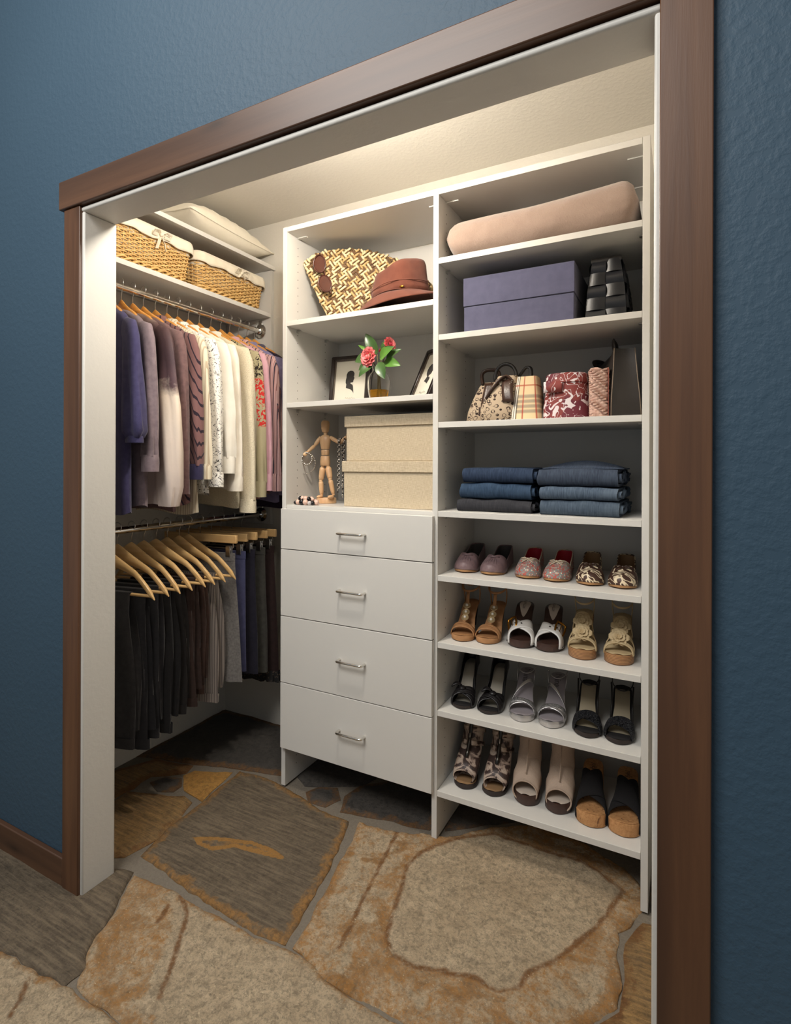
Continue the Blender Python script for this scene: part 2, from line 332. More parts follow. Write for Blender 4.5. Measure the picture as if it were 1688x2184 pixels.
def flagstone(key, P, mat, rimw, label):
    big = max(p[0] for p in P) - min(p[0] for p in P) > .25
    P = [Vector(p) for p in P]; B = []
    ar = sum(a.x * b.y - b.x * a.y for a, b in zip(P, P[1:] + P[:1])); sg_ = 1 if ar > 0 else -1; Q_ = []
    for a, b, c in zip(P[-1:] + P[:-1], P, P[1:] + P[:1]):
        t_ = (c - a).normalized(); Q_.append(b + Vector((t_.y, -t_.x)) * (.0045 * sg_))
    P = Q_
    near = key in ('slate_mid', 'bright_r', 'bright_f', 'slate_l', 'bright_bl')
    step = .014 if near else .03
    for a, b in zip(P, P[1:] + P[:1]):
        m = max(1, int((b - a).length / step))
        for i in range(m):
            q = a.lerp(b, i / m); j = noise.noise_vector(Vector((q.x * 28, q.y * 28, 3.1))) * .007 + noise.noise_vector(Vector((q.x * 9, q.y * 9, 7))) * .008
            B.append(Vector((q.x + j.x, q.y + j.y)))
    n = len(B); pts = list(B); g = .0095 if near else .03
    x0, x1 = min(p.x for p in B), max(p.x for p in B); y0, y1 = min(p.y for p in B), max(p.y for p in B)
    def dseg(X, L, close):
        A = np.array([(p[0], p[1]) for p in L]); Bq = np.roll(A, -1, 0)
        if not close: A, Bq = A[:-1], Bq[:-1]
        best = np.full(len(X), 9.0)
        for p, q in zip(A, Bq):
            d = q - p; t = np.clip(((X - p) @ d) / max(d @ d, 1e-12), 0, 1); best = np.minimum(best, np.linalg.norm(X - p - t[:, None] * d, axis=1))
        return best
    def ins(X, L):
        A = np.array([(p[0], p[1]) for p in L]); Bq = np.roll(A, 1, 0); c = np.zeros(len(X), bool)
        for p, q in zip(A, Bq):
            if p[1] == q[1]: continue
            c ^= ((p[1] > X[:, 1]) != (q[1] > X[:, 1])) & (X[:, 0] < (q[0] - p[0]) * (X[:, 1] - p[1]) / (q[1] - p[1]) + p[0])
        return c
    C = []; i = 0; x = x0
    while x < x1:
        y = y0 + (g / 2 if i % 2 else 0)
        while y < y1: C.append((x, y)); y += g
        x += g * .87; i += 1
    C = np.array(C); ok = ins(C, B) & (dseg(C, B, True) > g * .6)
    pts += [Vector(q) for q in C[ok]]
    V, E, F, _, _, _ = delaunay_2d_cdt(pts, [(k, (k+1) % n) for k in range(n)], [], 1, 1e-6)
    X = np.array([(v.x, v.y) for v in V]); D = dseg(X, B, True); r = rimw * np.clip(1 - D / .05, 0, 1) * 1.1; ve = np.zeros(len(X))
    for kind, line in VEINS.get(key, []):
        if kind in ('line', 'left'):
            dl = dseg(X, line, False); ve = np.maximum(ve, .78 - dl / .032)
            if kind == 'left':
                a_, b_ = line[0], line[-1]; sd = (b_[0]-a_[0]) * (X[:, 1]-a_[1]) - (b_[1]-a_[1]) * (X[:, 0]-a_[0])
                r = np.where(sd < 0, np.maximum(r, .56 * np.clip(dl / .05, 0, 1)), r)
        else:
            dl = dseg(X, line, True); I = ins(X, line)
            if kind == 'out': ve = np.maximum(ve, .76 - dl / .036); r = np.where(~I, np.maximum(r, .38 + .30 * np.exp(-dl / .045) + .10 * np.clip((-.36 - X[:, 1]) / .1, 0, 1)), r)
            else: ve = np.where(I, np.maximum(ve, np.where(dl < .017, np.minimum(1, .4 + dl / .012), .55)), ve)
    amp = .0055 if mat is ST_BRIGHT else .0018; vs = []
    for v, d in zip(V, D):
        z = .004 + amp * noise.fractal(Vector((v.x * 14, v.y * 14, .5)), 1, 2, 5) - .006 * max(0, 1 - d / .006) ** 2
        vs.append((v.x, v.y, z))
    rim = [float(q) for q in r]; vein = [float(max(0, q)) for q in ve]
    nb = len(vs); idx = {}
    # skirt down to the grout
    vsk = []; fs = [tuple(f) for f in F]
    from collections import Counter
    ec = Counter(); od = {}
    for f in fs:
        for a, b in zip(f, f[1:] + f[:1]):
            k = (min(a, b), max(a, b)); ec[k] += 1; od[k] = (a, b)
    for k, c in ec.items():
        if c == 1:
            a, b = od[k]
            for q in (a, b):
                if q not in idx: idx[q] = len(vs); vs.append((vs[q][0], vs[q][1], -.008)); rim.append(rim[q]); vein.append(0)
            fs.append((b, a, idx[a], idx[b]))
    me = bpy.data.meshes.new('flagstone'); me.from_pydata(vs, [], fs)
    me.polygons.foreach_set('use_smooth', [True] * len(fs)); me.set_sharp_from_angle(angle=math.radians(55))
    for nm, dat in (('rim', rim), ('vein', vein)):
        at = me.attributes.new(nm, 'FLOAT', 'POINT'); at.data.foreach_set('value', dat)
    o = obj('flagstone', me, mat, fl)
    if label: o['label'] = label
for k, (P, m, rw, lab) in STONES.items(): flagstone(k, P, m, rw, lab)

# walls and ceiling
struct(MB().box(XL - .1, XL, YI, YB + .1, -.02, ZC + .1).build('wall_left', PAINT, smooth=0))
struct(MB().box(XR, XR + .1, YI, YB + .1, -.02, ZC + .1).build('wall_right', PAINT, smooth=0))
struct(MB().box(XL - .1, XR + .1, YB, YB + .1, -.02, ZC + .1).build('wall_back', PAINT, smooth=0))
struct(MB().box(XL - .1, XR + .1, YI, YB + .1, ZC, ZC + .1).build('ceiling', PAINT, smooth=0))
wf = MB()
wf.box(-2.6, OX0 - .012, YF, YI - .012, -.02, 3.4); wf.box(OX1 + .012, 3.0, YF, YI - .012, -.02, 3.4); wf.box(OX0 - .012, OX1 + .012, YF, YI - .012, OZ + .012, 3.4)
struct(wf.build('wall_front', BLUE, smooth=0))
wi = MB()
wi.box(XL, OX0 - .012, YI - .012, YI, -.02, ZC); wi.box(OX1 + .012, XR, YI - .012, YI, -.02, ZC); wi.box(OX0 - .012, OX1 + .012, YI - .012, YI, OZ + .012, ZC)
struct(wi.build('wall_inner', SOFFIT, smooth=0))
# white jamb lining with a soft nosing on the room edge
struct(MB().box(OX0 - .012, OX0, YF - .010, YI, 0, OZ).build('trim_1', SOFFIT, bevel=.004))
struct(MB().box(OX1, OX1 + .012, YF - .010, YI, 0, OZ).build('trim_2', SOFFIT, bevel=.004))
struct(MB().box(OX0 - .012, OX1 + .012, YF - .012, YI, OZ, OZ + .014).build('trim_3', SOFFIT, bevel=.006, seg=4))
# brown casing
struct(MB().box(-.233, -.159, YF - .018, YF, 0, 1.978).build('trim_4', TRIM_Z, bevel=.002))
struct(MB().box(1.333, 1.407, YF - .018, YF, 0, 1.979).build('trim_5', TRIM_Z, bevel=.002))
struct(MB().box(-.250, 1.425, YF - .024, YF, 1.980, 2.062).build('trim_6', TRIM_X, bevel=.003))
struct(MB().box(-2.6, -.234, YF - .016, YF, 0, .084).build('baseboard_left', TRIM_X, bevel=.003))
struct(MB().box(1.408, 3.0, YF - .016, YF, 0, .084).build('baseboard_right', TRIM_X, bevel=.003))

# the bulb behind the header that lights the closet
lp = thing('closet_lamp', 'small bare bulb lamp fixed behind the closet header', 'lamp', (.46, YI, 2.13))
PORC = plain('white_porcelain', S(235, 232, 225), .25)
t = MB().lathe([(.055, 0), (.055, .012), (.035, .022), (.03, .075), (.026, .082)], 24); t.xf(Matrix.Rotation(-pi/2, 4, 'X')); t.build('lampholder', PORC, lp)
n = NT('glowing_bulb', .4); n.col((.9, .9, .85, 1)); n.p.inputs['Emission Color'].default_value = (1, .925, .82, 1); n.p.inputs['Emission Strength'].default_value = 420 * BULB_W
t = MB().lathe([(.012, .078), (.016, .09), (.034, .12), (.038, .14), (.034, .16), (.02, .174), (.004, .178)], 20); t.xf(Matrix.Rotation(-pi/2, 4, 'X')); t.build('bulb', n.m, lp, smooth=180)
# ================================================================== the closet organizer tower
TH = .019; X1, X2 = 0.0, 0.634; X3 = 1.268
YD = .366                                   # depth of the tower
org = thing('closet_organizer', 'tall white two-bay closet organizer with four drawers and open shelves', 'organizer', (0, 0, 0))
GZ = 2.154
for gx in (X1, X2, X3): MB().box(gx, gx + TH, 0, YD, .004, GZ).build('upright_panel', MELA, org, bevel=.0008)
for a, b in ((X1 + TH, X2), (X2 + TH, X3)): MB().box(a, b, YD - .006, YD, .15, GZ - .02).build('back_panel', MELA, org, smooth=0)
LSH = [GZ - TH, 1.772, 1.458]; RSH = [GZ - TH, 1.905, 1.652, 1.363, 1.069, .857, .636, .411, .145]
def shelf(a, b, z): MB().box(a + .0006, b - .0006, .0005, YD - .007, z, z + TH).build('shelf', MELA, org, bevel=.0008)
for z in LSH: shelf(X1 + TH, X2, z)
MB().box(X1 + TH, X2, .004, YD - .007, 1.066, 1.085).build('counter_shelf', MELA, org, bevel=.0008)
for z in RSH: shelf(X2 + TH, X3, z)
MB().box(X1 + TH, X2, .03, YD - .007, .155, .172).build('bottom_panel', MELA, org)
# drawers
DZ = [(.9195, 1.0715), (.6645, .9165), (.4105, .6615), (.159, .4075)]
HZ = [.995, .790, .541, .287]
for (a, b), hz in zip(DZ, HZ):
    d = MB().box(.010, .642, -.0195, -.001, a, b).build('drawer', MELA, org, bevel=.0012)
    h = MB(); hx0, hx1, yh = .281, .386, -.046
    P = [(hx0, -.0195, hz)] + [(hx0 + .008 * (1 - cos(q)), yh + .008 * (1 - sin(q)), hz) for q in (0, pi/6, pi/3, pi/2)] + [(hx1 - .008 * (1 - cos(q)), yh + .008 * (1 - sin(q)), hz) for q in (pi/2, pi/3, pi/6, 0)] + [(hx1, -.0195, hz)]
    h.tube(P, .0045, 10); h.build('handle', CHROME, d)
# pin holes (too small to single out) and shelf clips
for gx, s in ((X1 + TH, 1), (X2 + TH, 1), (X2, -1), (X3, -1)):
    m = MB(); k = 0
    for y in (.068, .256):
        z = .06
        while z < 2.12:
            m.add([(gx + s * .0004, y + .0022 * cos(q), z + .0022 * sin(q)) for q in (i * pi/3 for i in range(6))], [tuple(range(6))]); z += .0313
    stuff(m.build('pin_holes', HOLE, org, smooth=0))
def clips(a, b, z, top=False):
    for y in (.068, .256):
        for x, s in ((a, 1), (b, -1)):
            m = MB()
            if top: m.box(min(x, x + s * .045), max(x, x + s * .045), y - .006, y + .006, z - .004, z - .0002)
            else: m.box(min(x, x + s * .013), max(x, x + s * .013), y - .007, y + .007, z - .0035, z - .0003); m.box(min(x, x + s * .003), max(x, x + s * .003), y - .007, y + .007, z - .013, z - .0035)
            m.build('shelf_clip', MELA if top else STEEL, org, bevel=.0008)
clips(X1 + TH, X2, LSH[0], True); clips(X2 + TH, X3, RSH[0], True)
for z in LSH[1:]: clips(X1 + TH, X2, z)
for z in RSH[1:7]: clips(X2 + TH, X3, z)

# ================================================================== hanging section on the left wall
hs = thing('hanging_shelf_unit', 'white double shelf with end panel fixed to the left closet wall', 'shelf', (XL, .1, 1.9))
def hbox(name, *b): return MB().box(*b).mv(-XL, -.1, -1.9).build(name, MELA, hs, bevel=.0008)
hbox('top_shelf', XL, -.362, -.590, YB - .001, 2.169, 2.187)
hbox('lower_shelf', XL, -.375, -.590, YB - .020, 1.942, 1.961)
hbox('end_panel', XL, -.372, YB - .019, YB - .001, .955, 2.168)
hbox('end_panel', XL, -.372, -.590, -.572, .955, 2.168)
hbox('wall_cleat', XL, XL + .018, -.57, YB - .02, 1.86, 1.9415)
UR, LR = (-.435, 1.882), (-.425, 1.000)
def rod(z, x, label, mat):
    t = thing('clothes_rod', label, 'rod', (x, -.1, z))
    MB().tube([(0, -.47, 0), (0, .463, 0)], .0125, 16).build('bar', mat, t, smooth=60)
    for y in (.463, -.469):
        s = -1 if y > 0 else 1
        m = MB(); m.lathe([(.034, 0), (.034, .003), (.02, .008), (.019, .02), (.0145, .024)], 20); m.xf(Matrix.Translation((0, y, 0)) @ Matrix.Rotation(pi/2 * -s, 4, 'X'))
        fo = m.build('flange', mat, t)
        MB().box(-.011, .011, min(y, y + s * .004), max(y, y + s * .004), .02, .052).build('mounting_tab', mat, fo, bevel=.002)
    return t
rod(UR[1], UR[0], 'upper chrome clothes rod under the basket shelf', CHROME)
rod(LR[1], LR[0], 'lower chrome clothes rod holding trousers and skirts', CHROME)
# ================================================================== hangers, shirts, trousers, skirts
def hook_mesh(top=.0):
    # local origin: centre of the rod; hook passes over it and runs down to the wooden neck
    P = [(.0165 * cos(a), 0, .0165 * sin(a) + .0005) for a in [math.radians(q) for q in range(200, 0 - 61, -20)]]
    P += [(.004, 0, -.03), (0, 0, -.037), (0, 0, -.070)]
    return MB().tube(P, .0017, 6)
def hanger_body(half=.235, drop=.150, bow=.018):
    # contoured wooden shoulders: loft of rounded slabs along x
    R = []; N = 26
    for i in range(N + 1):
        x = lerp(-half, half, i / N); t = abs(x) / half
        ztop = -.062 - drop * (.02 + .98 * (t ** 1.5)) - .010 * sin(pi * min(1, t * 1.6)) + .006 * exp(-(t / .12) ** 2)
        hh = lerp(.050, .024, sst(.0, .6, t)); th = lerp(.0065, .0075, t)
        if t > .95: k = sqrt(max(0, 1 - ((t - .95) / .05) ** 2)); ztop -= hh * .5 * (1 - k) ; hh *= max(k, .15); th *= max(k, .4)
        yb = bow * t * t          # slight bow toward the front
        pts = []
        for q in range(10):
            a = 2 * pi * q / 10
            pts.append((x, -yb + th * cos(a) * (1 if abs(cos(a)) > .5 else .8), ztop - hh / 2 + hh / 2 * (max(-1, min(1, 1.25 * sin(a))))))
        R.append(pts)
    return MB().rings(R)
HOOK_ME = None; BODY_ME = {}
def make_hanger(y, rodp, yaw, label, group, wood_m, bar=False, half=.235, drop=.150):
    global HOOK_ME
    t = thing('wooden_hanger', label, 'hanger', (rodp[0], y, rodp[1] + .0125), yaw, group)
    if HOOK_ME is None: HOOK_ME = hook_mesh().build('hook', STEEL, t, smooth=180).data
    else: obj('hook', HOOK_ME, None, t)
    k = (wood_m.name, half, drop)
    if k not in BODY_ME: BODY_ME[k] = hanger_body(half, drop, .018 if bar else .003).build('shoulders', wood_m, t, smooth=50).data
    else: obj('shoulders', BODY_ME[k], None, t)
    if bar:
        z = -.062 - drop * .93 - .014; x = half * .93
        kb = 'bar' + str(half)
        if kb not in BODY_ME: BODY_ME[kb] = MB().tube([(-x, -.015, z), (x, -.015, z)], .0055, 10).build('trouser_bar', wood_m, t, smooth=60).data
        else: obj('trouser_bar', BODY_ME[kb], None, t)
    return t

def ripple(th, z, seed, k, amp):
    return amp * (sin(k * th + seed * 1.7 + z * 6) + .6 * sin((k * 1.7) * th - seed + z * 11) + .5 * noise.noise(Vector((cos(th) * 2, sin(th) * 2 + seed, z * 7))))

def make_shirt(y, label, mat, hem=-.74, sl=-.64, cuff=None, collar=None, puff=0, sw=.043, dep=.021, seed=1, yaw=.17, name='shirt', cat='shirt', cuffh=.05, hemmat=None):
    t = thing(name, label, cat, (UR[0], y, UR[1] + .0125), yaw, 'garments on the upper rod')
    m = MB(); n = 28
    # torso
    R = []
    prof = [(-.106, .050), (-.110, .068), (-.118, .092), (-.134, .124), (-.152, .156), (-.172, .182), (-.196, .196), (-.230, .199), (-.30, .192), (-.40, .188), (-.50, .186), (-.60, .190), (lerp(-.6, hem, .6), .196), (hem, .202)]
    for z, a in prof:
        b = dep * (.75 if z > -.1 else 1) * (1.0 + .15 * sst(-.4, hem, z))
        ring = []
        for j in range(n):
            th = 2 * pi * j / n; c, s_ = cos(th), sin(th)
            rp = ripple(th, z, seed, 5, .005) * sst(-.15, -.5, z)
            ex = (abs(c) ** .8) * (1 if c >= 0 else -1); ey = (abs(s_) ** .7) * (1 if s_ >= 0 else -1)
            ring.append((ex * (a + rp), ey * (b + rp * .8), z + (.006 * sin(th * 3 + seed) if z == hem else 0)))
        R.append(ring)
    m.rings(R, True, True, False)
    # sleeves
    for sd in (1, -1):
        P = [(.160, -.182), (.190, -.206), (.207, -.238), (.217, -.31), (.224, -.38), (.231, -.46), (.236, lerp(-.46, sl, .45)), (.238, lerp(-.46, sl, .8)), (.238, sl)]
        RR = []; L = len(P)
        for i, (x, z) in enumerate(P):
            f = i / (L - 1)
            rx = lerp(sw * 1.12, sw * .82, sst(.1, 1, f)); ry = lerp(.020, .021, f)
            if puff: rx = lerp(sw * 1.1, sw * (1 + puff), sst(.3, .85, f)); ry = lerp(.020, .030, sst(.3, .85, f)) ; 
            if puff and i == L - 1: rx *= .62; ry *= .7
            if i == 0: rx *= .5; ry *= .6
            tilt = lerp(.9, 0, sst(0, .3, f))
            ring = []
            for j in range(20):
                th = 2 * pi * j / 20
                rp = ripple(th, z * 1.3, seed + 3, 4, .0046 if not puff else .0062) * sst(.15, .6, f)
                dx = cos(th) * (rx + rp); dy = sin(th) * (ry + rp)
                ring.append((sd * (x + dx * cos(tilt)), dy, z - sd * 0 + dx * sin(tilt) * .9))
            RR.append(ring)
        m.rings(RR, True, True, False)
        if cuff is not None:
            x, z = P[-1]; cr = sw * .80
            CR = [[(sd * (x + cos(2*pi*j/20) * (cr + o)), sin(2*pi*j/20) * (.022 + o), zz) for j in range(20)] for zz, o in ((z + .006, .001), (z - .004, .003), (z - cuffh * .5, .0035), (z - cuffh, .003), (z - cuffh + .004, -.001))]
            MB().rings(CR, True, False, False).build('cuff', cuff, t, smooth=60)
    m.build('body', mat, t, smooth=70)
    if collar is not None:
        CR = []
        for zz, a, b, pt in ((-.122, .070, .026, 0), (-.098, .054, .022, 0), (-.088, .050, .021, 0), (-.092, .058, .027, .2), (-.112, .074, .031, .6), (-.132, .088, .033, 1)):
            ring = []
            for j in range(28):
                th = 2 * pi * j / 28; c, s_ = cos(th), sin(th)
                ring.append((c * a, s_ * b, zz - pt * .018 * max(0, -s_) ** 2 + pt * .01 * abs(c)))
            CR.append(ring)
        MB().rings(CR, True, False, False).build('collar', collar, t, smooth=70)
    return t

# ---- fabrics of the garments
def stripes(name, base, line, scale, width, rot=(0,0,0), axis='X', bumpw=900, line2=None):
    n = NT(name, .88, spec=.15); n.p.inputs['Sheen Weight'].default_value = .1
    wv = n.wave(scale, n.map(rot=rot), .18, axis=axis, dscale=3)
    c = n.mix(n.ramp(wv, [(1 - width - .05, 0.), (1 - width, 1.)]), base, line)
    if line2 is not None:
        w2 = n.wave(scale * 2.37, n.map(rot=rot, loc=(.013, .02, 0)), .18, axis=axis, dscale=3); c = n.mix(n.ramp(w2, [(.86, 0.), (.92, .8)]), c, line2)
    n.col(c); n.bump(n.noise(bumpw, 2), .0006); n.bump(n.noise(13, 3), .004, .5); return n.m
def floral(name, base, ink, scale=38):
    n = NT(name, .85, spec=.15); d = n.noise(scale * .55, 2, .5, dist=2.2); e = n.noise(scale * 1.7, 3, .6, dist=1.2)
    line = n.math('MULTIPLY', n.ramp(d, [(.455, 0.), (.485, 1.), (.515, 1.), (.545, 0.)]), n.ramp(e, [(.46, 0.), (.54, 1.)]))
    n.col(n.mix(line, base, ink)); n.bump(n.noise(14, 3), .004, .5); return n.m
G = {}
G['navy'] = fabric('violet_navy_jersey', S(74, 70, 106), S(62, 58, 92))
G['mauvegrey'] = fabric('mauve_grey_jersey', S(138, 122, 126), S(120, 104, 110))
n = NT('plum_to_cream_dyed_silk', .6, spec=.3); z = n.sep()[2]
f = n.math('ADD', z, n.math('MULTIPLY', n.math('SUBTRACT', n.noise(12, 5, .65), .5), .16))
n.col(n.ramp(n.math('MULTIPLY_ADD', f, 1.25) if False else n.math('ADD', n.math('MULTIPLY', f, 1.35), 1.0), [(.0, S(206, 190, 180)), (.30, S(216, 200, 184)), (.42, S(226, 208, 188)), (.50, S(88, 66, 70)), (.62, S(72, 54, 58)), (.78, S(84, 62, 62)), (.9, S(160, 140, 130))])); n.bump(n.noise(16, 3), .004, .6); G['tiedye'] = n.m
G['brown'] = fabric('brown_mauve_knit', S(122, 94, 92), S(102, 78, 78))
G['diag'] = stripes('mauve_diagonal_striped_cotton', S(126, 92, 90), S(48, 38, 48), 17, .10, (0, .42, 0))
G['cream_st'] = stripes('cream_striped_cotton', S(226, 214, 190), S(190, 172, 146), 26, .2)
G['floral'] = floral('white_cotton_with_black_floral_print', S(236, 232, 224), S(48, 44, 46), 52)
G['white'] = fabric('white_shirt_cotton', S(240, 234, 222), S(232, 224, 210), 20)
G['white2'] = fabric('ivory_shirt_cotton', S(242, 234, 220), S(230, 220, 204), 20)
n = NT('cream_boucle_knit', .95, spec=.1); v = n.voro(430); n.col(n.mix(n.ramp(v, [(.2, 0.), (.8, 1.)]), S(240, 230, 204), S(220, 207, 180))); n.bump(v, .002, .8); G['boucle'] = n.m
n = NT('khaki_cotton_with_red_print', .85, spec=.15); z = n.sep()[2]
zone = n.math('MULTIPLY', n.ramp(n.math('ADD', z, 1.0), [(.50, 0.), (.505, 1.), (.70, 1.), (.705, 0.)], 'LINEAR'), n.ramp(n.noise(46, 1, .4, dist=1.6), [(.47, 0.), (.49, 1.)]))
dk = n.math('MULTIPLY', n.ramp(n.math('ADD', z, 1.0), [(.70, 0.), (.71, 1.)]), n.ramp(n.noise(48, 2, .5, dist=2), [(.52, 0.), (.55, 1.)]))
n.col(n.mix(dk, n.mix(zone, S(176, 166, 134), S(204, 56, 52)), S(52, 44, 38))); n.bump(n.noise(14, 3), .003, .5); G['khaki'] = n.m
G['pink'] = fabric('pink_shirt_cotton', S(222, 176, 186), S(208, 160, 172), 18)
G['pinkst'] = stripes('pink_and_grey_striped_cotton', S(206, 170, 168), S(66, 62, 76), 16, .10, line2=S(150, 96, 92))
G['lav'] = fabric('lavender_cotton', S(144, 138, 176), S(126, 120, 158))
G['plum'] = fabric('deep_plum_cotton', S(64, 50, 70), S(52, 40, 58))
G['slate'] = fabric('slate_blue_cotton', S(88, 86, 106), S(74, 72, 92))
G['navycuff'] = fabric('navy_cuff_cotton', S(58, 54, 84))

SY = [-.428, -.374, -.328, -.283, -.231, -.177, -.126, -.072, -.015, .049, .106, .159, .214, .268, .318]
SHIRTS = [
 ('navy', dict(sl=-.57, puff=.25, cuff='navy', cuffh=.016, hem=-.82), 'violet navy blouse with gathered puff sleeves nearest the door jamb', 'blouse'),
 ('mauvegrey', dict(sl=-.63, cuff='mauvegrey', hem=-.80), 'mauve grey long-sleeved jersey top next to the navy blouse', 'top'),
 ('tiedye', dict(sl=-.80, puff=.35, hem=-.80), 'long plum to cream dip-dyed blouse with full gathered sleeves', 'blouse'),
 ('brown', dict(sl=-.76, hem=-.82), 'plain brown mauve knit top with long sleeves', 'top'),
 ('diag', dict(sl=-.66, cuff='navycuff', hem=-.80, collar='diag'), 'mauve shirt with dark diagonal stripes and navy cuffs', 'shirt'),
 ('cream_st', dict(sl=-.66, cuff='cream_st', hem=-.84, collar='cream_st'), 'cream shirt with fine tan stripes', 'shirt'),
 ('floral', dict(sl=-.69, cuff='floral', hem=-.77, collar='floral'), 'white shirt printed with small black flowers', 'shirt'),
 ('white', dict(sl=-.63, cuff='white', cuffh=.06, hem=-.74, collar='white'), 'white collared shirt hanging next to the floral print shirt', 'shirt'),
 ('white2', dict(sl=-.70, cuff='white2', cuffh=.06, hem=-.75, collar='white2'), 'ivory collared shirt with ruched sleeves beside the cream cardigan', 'shirt'),
 ('boucle', dict(sl=-.80, cuff='boucle', sw=.048, hem=-.83, collar='white'), 'long cream boucle cardigan with wide turned-back cuffs', 'cardigan'),
 ('khaki', dict(sl=-.73, cuff='khaki', cuffh=.06, hem=-.74), 'khaki top with a bold red and black print', 'top'),
 ('pink', dict(sl=-.70, cuff='pink', cuffh=.065, hem=-.80, collar='pink'), 'plain pale pink collared shirt', 'shirt'),
 ('pinkst', dict(sl=-.70, cuff='pinkst', cuffh=.07, hem=-.78, collar='pinkst'), 'dusty pink shirt with thin dark stripes', 'shirt'),
 ('lav', dict(sl=-.74, cuff='lav', hem=-.82, collar='lav'), 'lavender shirt near the far end of the upper rod', 'shirt'),
 ('plum', dict(sl=-.74, cuff='plum', hem=-.85, collar='slate', sw=.05), 'dark plum shirt, last one at the far end of the upper rod', 'shirt'),
]
UN = ['violet navy blouse', 'mauve grey jersey top', 'dip-dyed plum to cream blouse', 'brown mauve knit top', 'diagonally striped mauve shirt', 'cream shirt with fine tan stripes', 'black and white floral shirt', 'white shirt next to the floral one', 'ivory shirt beside the cream cardigan', 'cream boucle cardigan', 'khaki top with red print', 'plain pale pink shirt', 'dusty pink striped shirt', 'lavender shirt', 'dark plum shirt at the far end']
for i, (y, (k, kw, lab, cat)) in enumerate(zip(SY, SHIRTS)):
    kw = dict(kw)
    for q in ('cuff', 'collar'):
        if q in kw: kw[q] = G[kw[q]]
    yaw = (-.26, -.24)[i] if i < 2 else (0.0 if i == 14 else -.10 + .03 * sin(i * 2.1))
    make_hanger(y, UR, yaw, 'honey wooden hanger holding the ' + UN[i], 'wooden hangers on the upper rod', HONEY, half=.185, drop=.125)
    make_shirt(y, lab, G[k], seed=i * 1.3 + 1, yaw=yaw, name=cat, cat=cat, **kw)

# ---- trousers over wooden hangers
def make_trousers(y, label, mat, yaw, a=.135, zb=-.72, cx=.03, seed=1, band=None):
    t = thing('trousers', label, 'trousers', (LR[0], y, LR[1] + .0125), yaw, 'trousers folded over hangers on the lower rod')
    zt = -.062 - .150 * .93 - .014; n = 26
    m = MB()
    for s, L in ((-1, zb), (1, zb + .05)):
        R = []
        for k in range(9):
            f = k / 8; z = lerp(zt + .007, L, f); ring = []
            for j in range(n):
                th = 2 * pi * j / n; c, q = cos(th), sin(th)
                rp = ripple(th, z, seed + s, 4, .0045) * sst(0, .35, f)
                b = lerp(.005, .012, sst(0, .25, f)); yc = -.015 + s * lerp(.006, .0135, sst(0, .2, f))
                aa = a * lerp(.93, 1.04, sst(0, .5, f))
                ex = (abs(c) ** .6) * (1 if c >= 0 else -1)
                ring.append((cx + ex * (aa + rp * 1.3) + .006 * sin(z * 9 + seed), yc + q * (b + rp * .6), z + (.004 * sin(c * 5 + seed) if k == 8 else 0)))
            R.append(ring)
        m.rings(R)
    m.box(cx - a * .9, cx + a * .9, -.022, -.008, zt + .004, zt + .0075)
    m.build('legs', mat, t, smooth=60)
    R = []
    for z in (zb + .034, zb - .001):
        R.append([(cx + (abs(cos(th)) ** .6) * (1 if cos(th) >= 0 else -1) * (a * 1.05 + .004) + .006 * sin(z * 9 + seed), -.0285 + sin(th) * .0165, z) for th in (2*pi*j/n for j in range(n))])
    MB().rings(R, True, False, True).build('waistband', band or mat, t, smooth=60)
    # belt loops
    for x in (-.06, .05): MB().box(cx + x, cx + x + .008, -.048, -.0445, zb - .002, zb + .038).build('belt_loop', band or mat, t, bevel=.0006)
    return t
T = {}
T['char'] = fabric('charcoal_twill', S(52, 50, 50), S(42, 40, 41))
T['bden'] = fabric('black_denim', S(40, 38, 40), S(32, 31, 34), 90)
T['dkgrey'] = fabric('dark_grey_wool', S(46, 44, 46), S(36, 35, 37))
T['black'] = fabric('black_wool', S(30, 28, 28), S(24, 22, 23))
T['black2'] = fabric('soft_black_cord', S(34, 30, 28), S(27, 24, 23))
T['dkbrown'] = fabric('dark_brown_twill', S(58, 42, 36), S(46, 33, 29))
T['brown'] = fabric('brown_corduroy', S(70, 50, 42), S(56, 40, 34))
T['greyst'] = stripes('grey_pinstripe_wool', S(132, 122, 114), S(96, 88, 84), 30, .3)
PANTS = [('char', -.73, 'charcoal grey twill trousers nearest the door jamb on the lower rod'), ('bden', -.755, 'longest black denim jeans with stitched hem on the lower rod'),
 ('dkgrey', -.74, 'dark grey wool trousers hanging right after the black jeans'), ('black', -.745, 'plain black trousers, fourth from the jamb on the lower rod'),
 ('black2', -.70, 'soft black corduroy trousers hanging before the brown ones'), ('dkbrown', -.69, 'dark brown twill trousers beside the brown corduroys'),
 ('brown', -.665, 'brown corduroy trousers next to the grey pinstripe pair'), ('greyst', -.715, 'light grey pinstripe trousers beside the skirts')]
PY = [-.445, -.393, -.337, -.284, -.231, -.180, -.122, -.075]
LN = ['charcoal twill trousers', 'long black denim jeans', 'dark grey wool trousers', 'plain black trousers', 'black corduroy trousers', 'dark brown twill trousers', 'brown corduroy trousers', 'light grey pinstripe trousers']
for i, (y, (k, zb, lab)) in enumerate(zip(PY, PANTS)):
    yaw = .17 + .025 * sin(i * 1.9)
    make_hanger(y, LR, yaw, 'pale wooden suit hanger with bar, holding the ' + LN[i], 'wooden suit hangers on the lower rod', MAPLE, bar=True)
    make_trousers(y, lab, T[k], yaw, zb=zb, seed=i * 1.7 + .5, a=.13 + .008 * sin(i * 3), cx=.02)

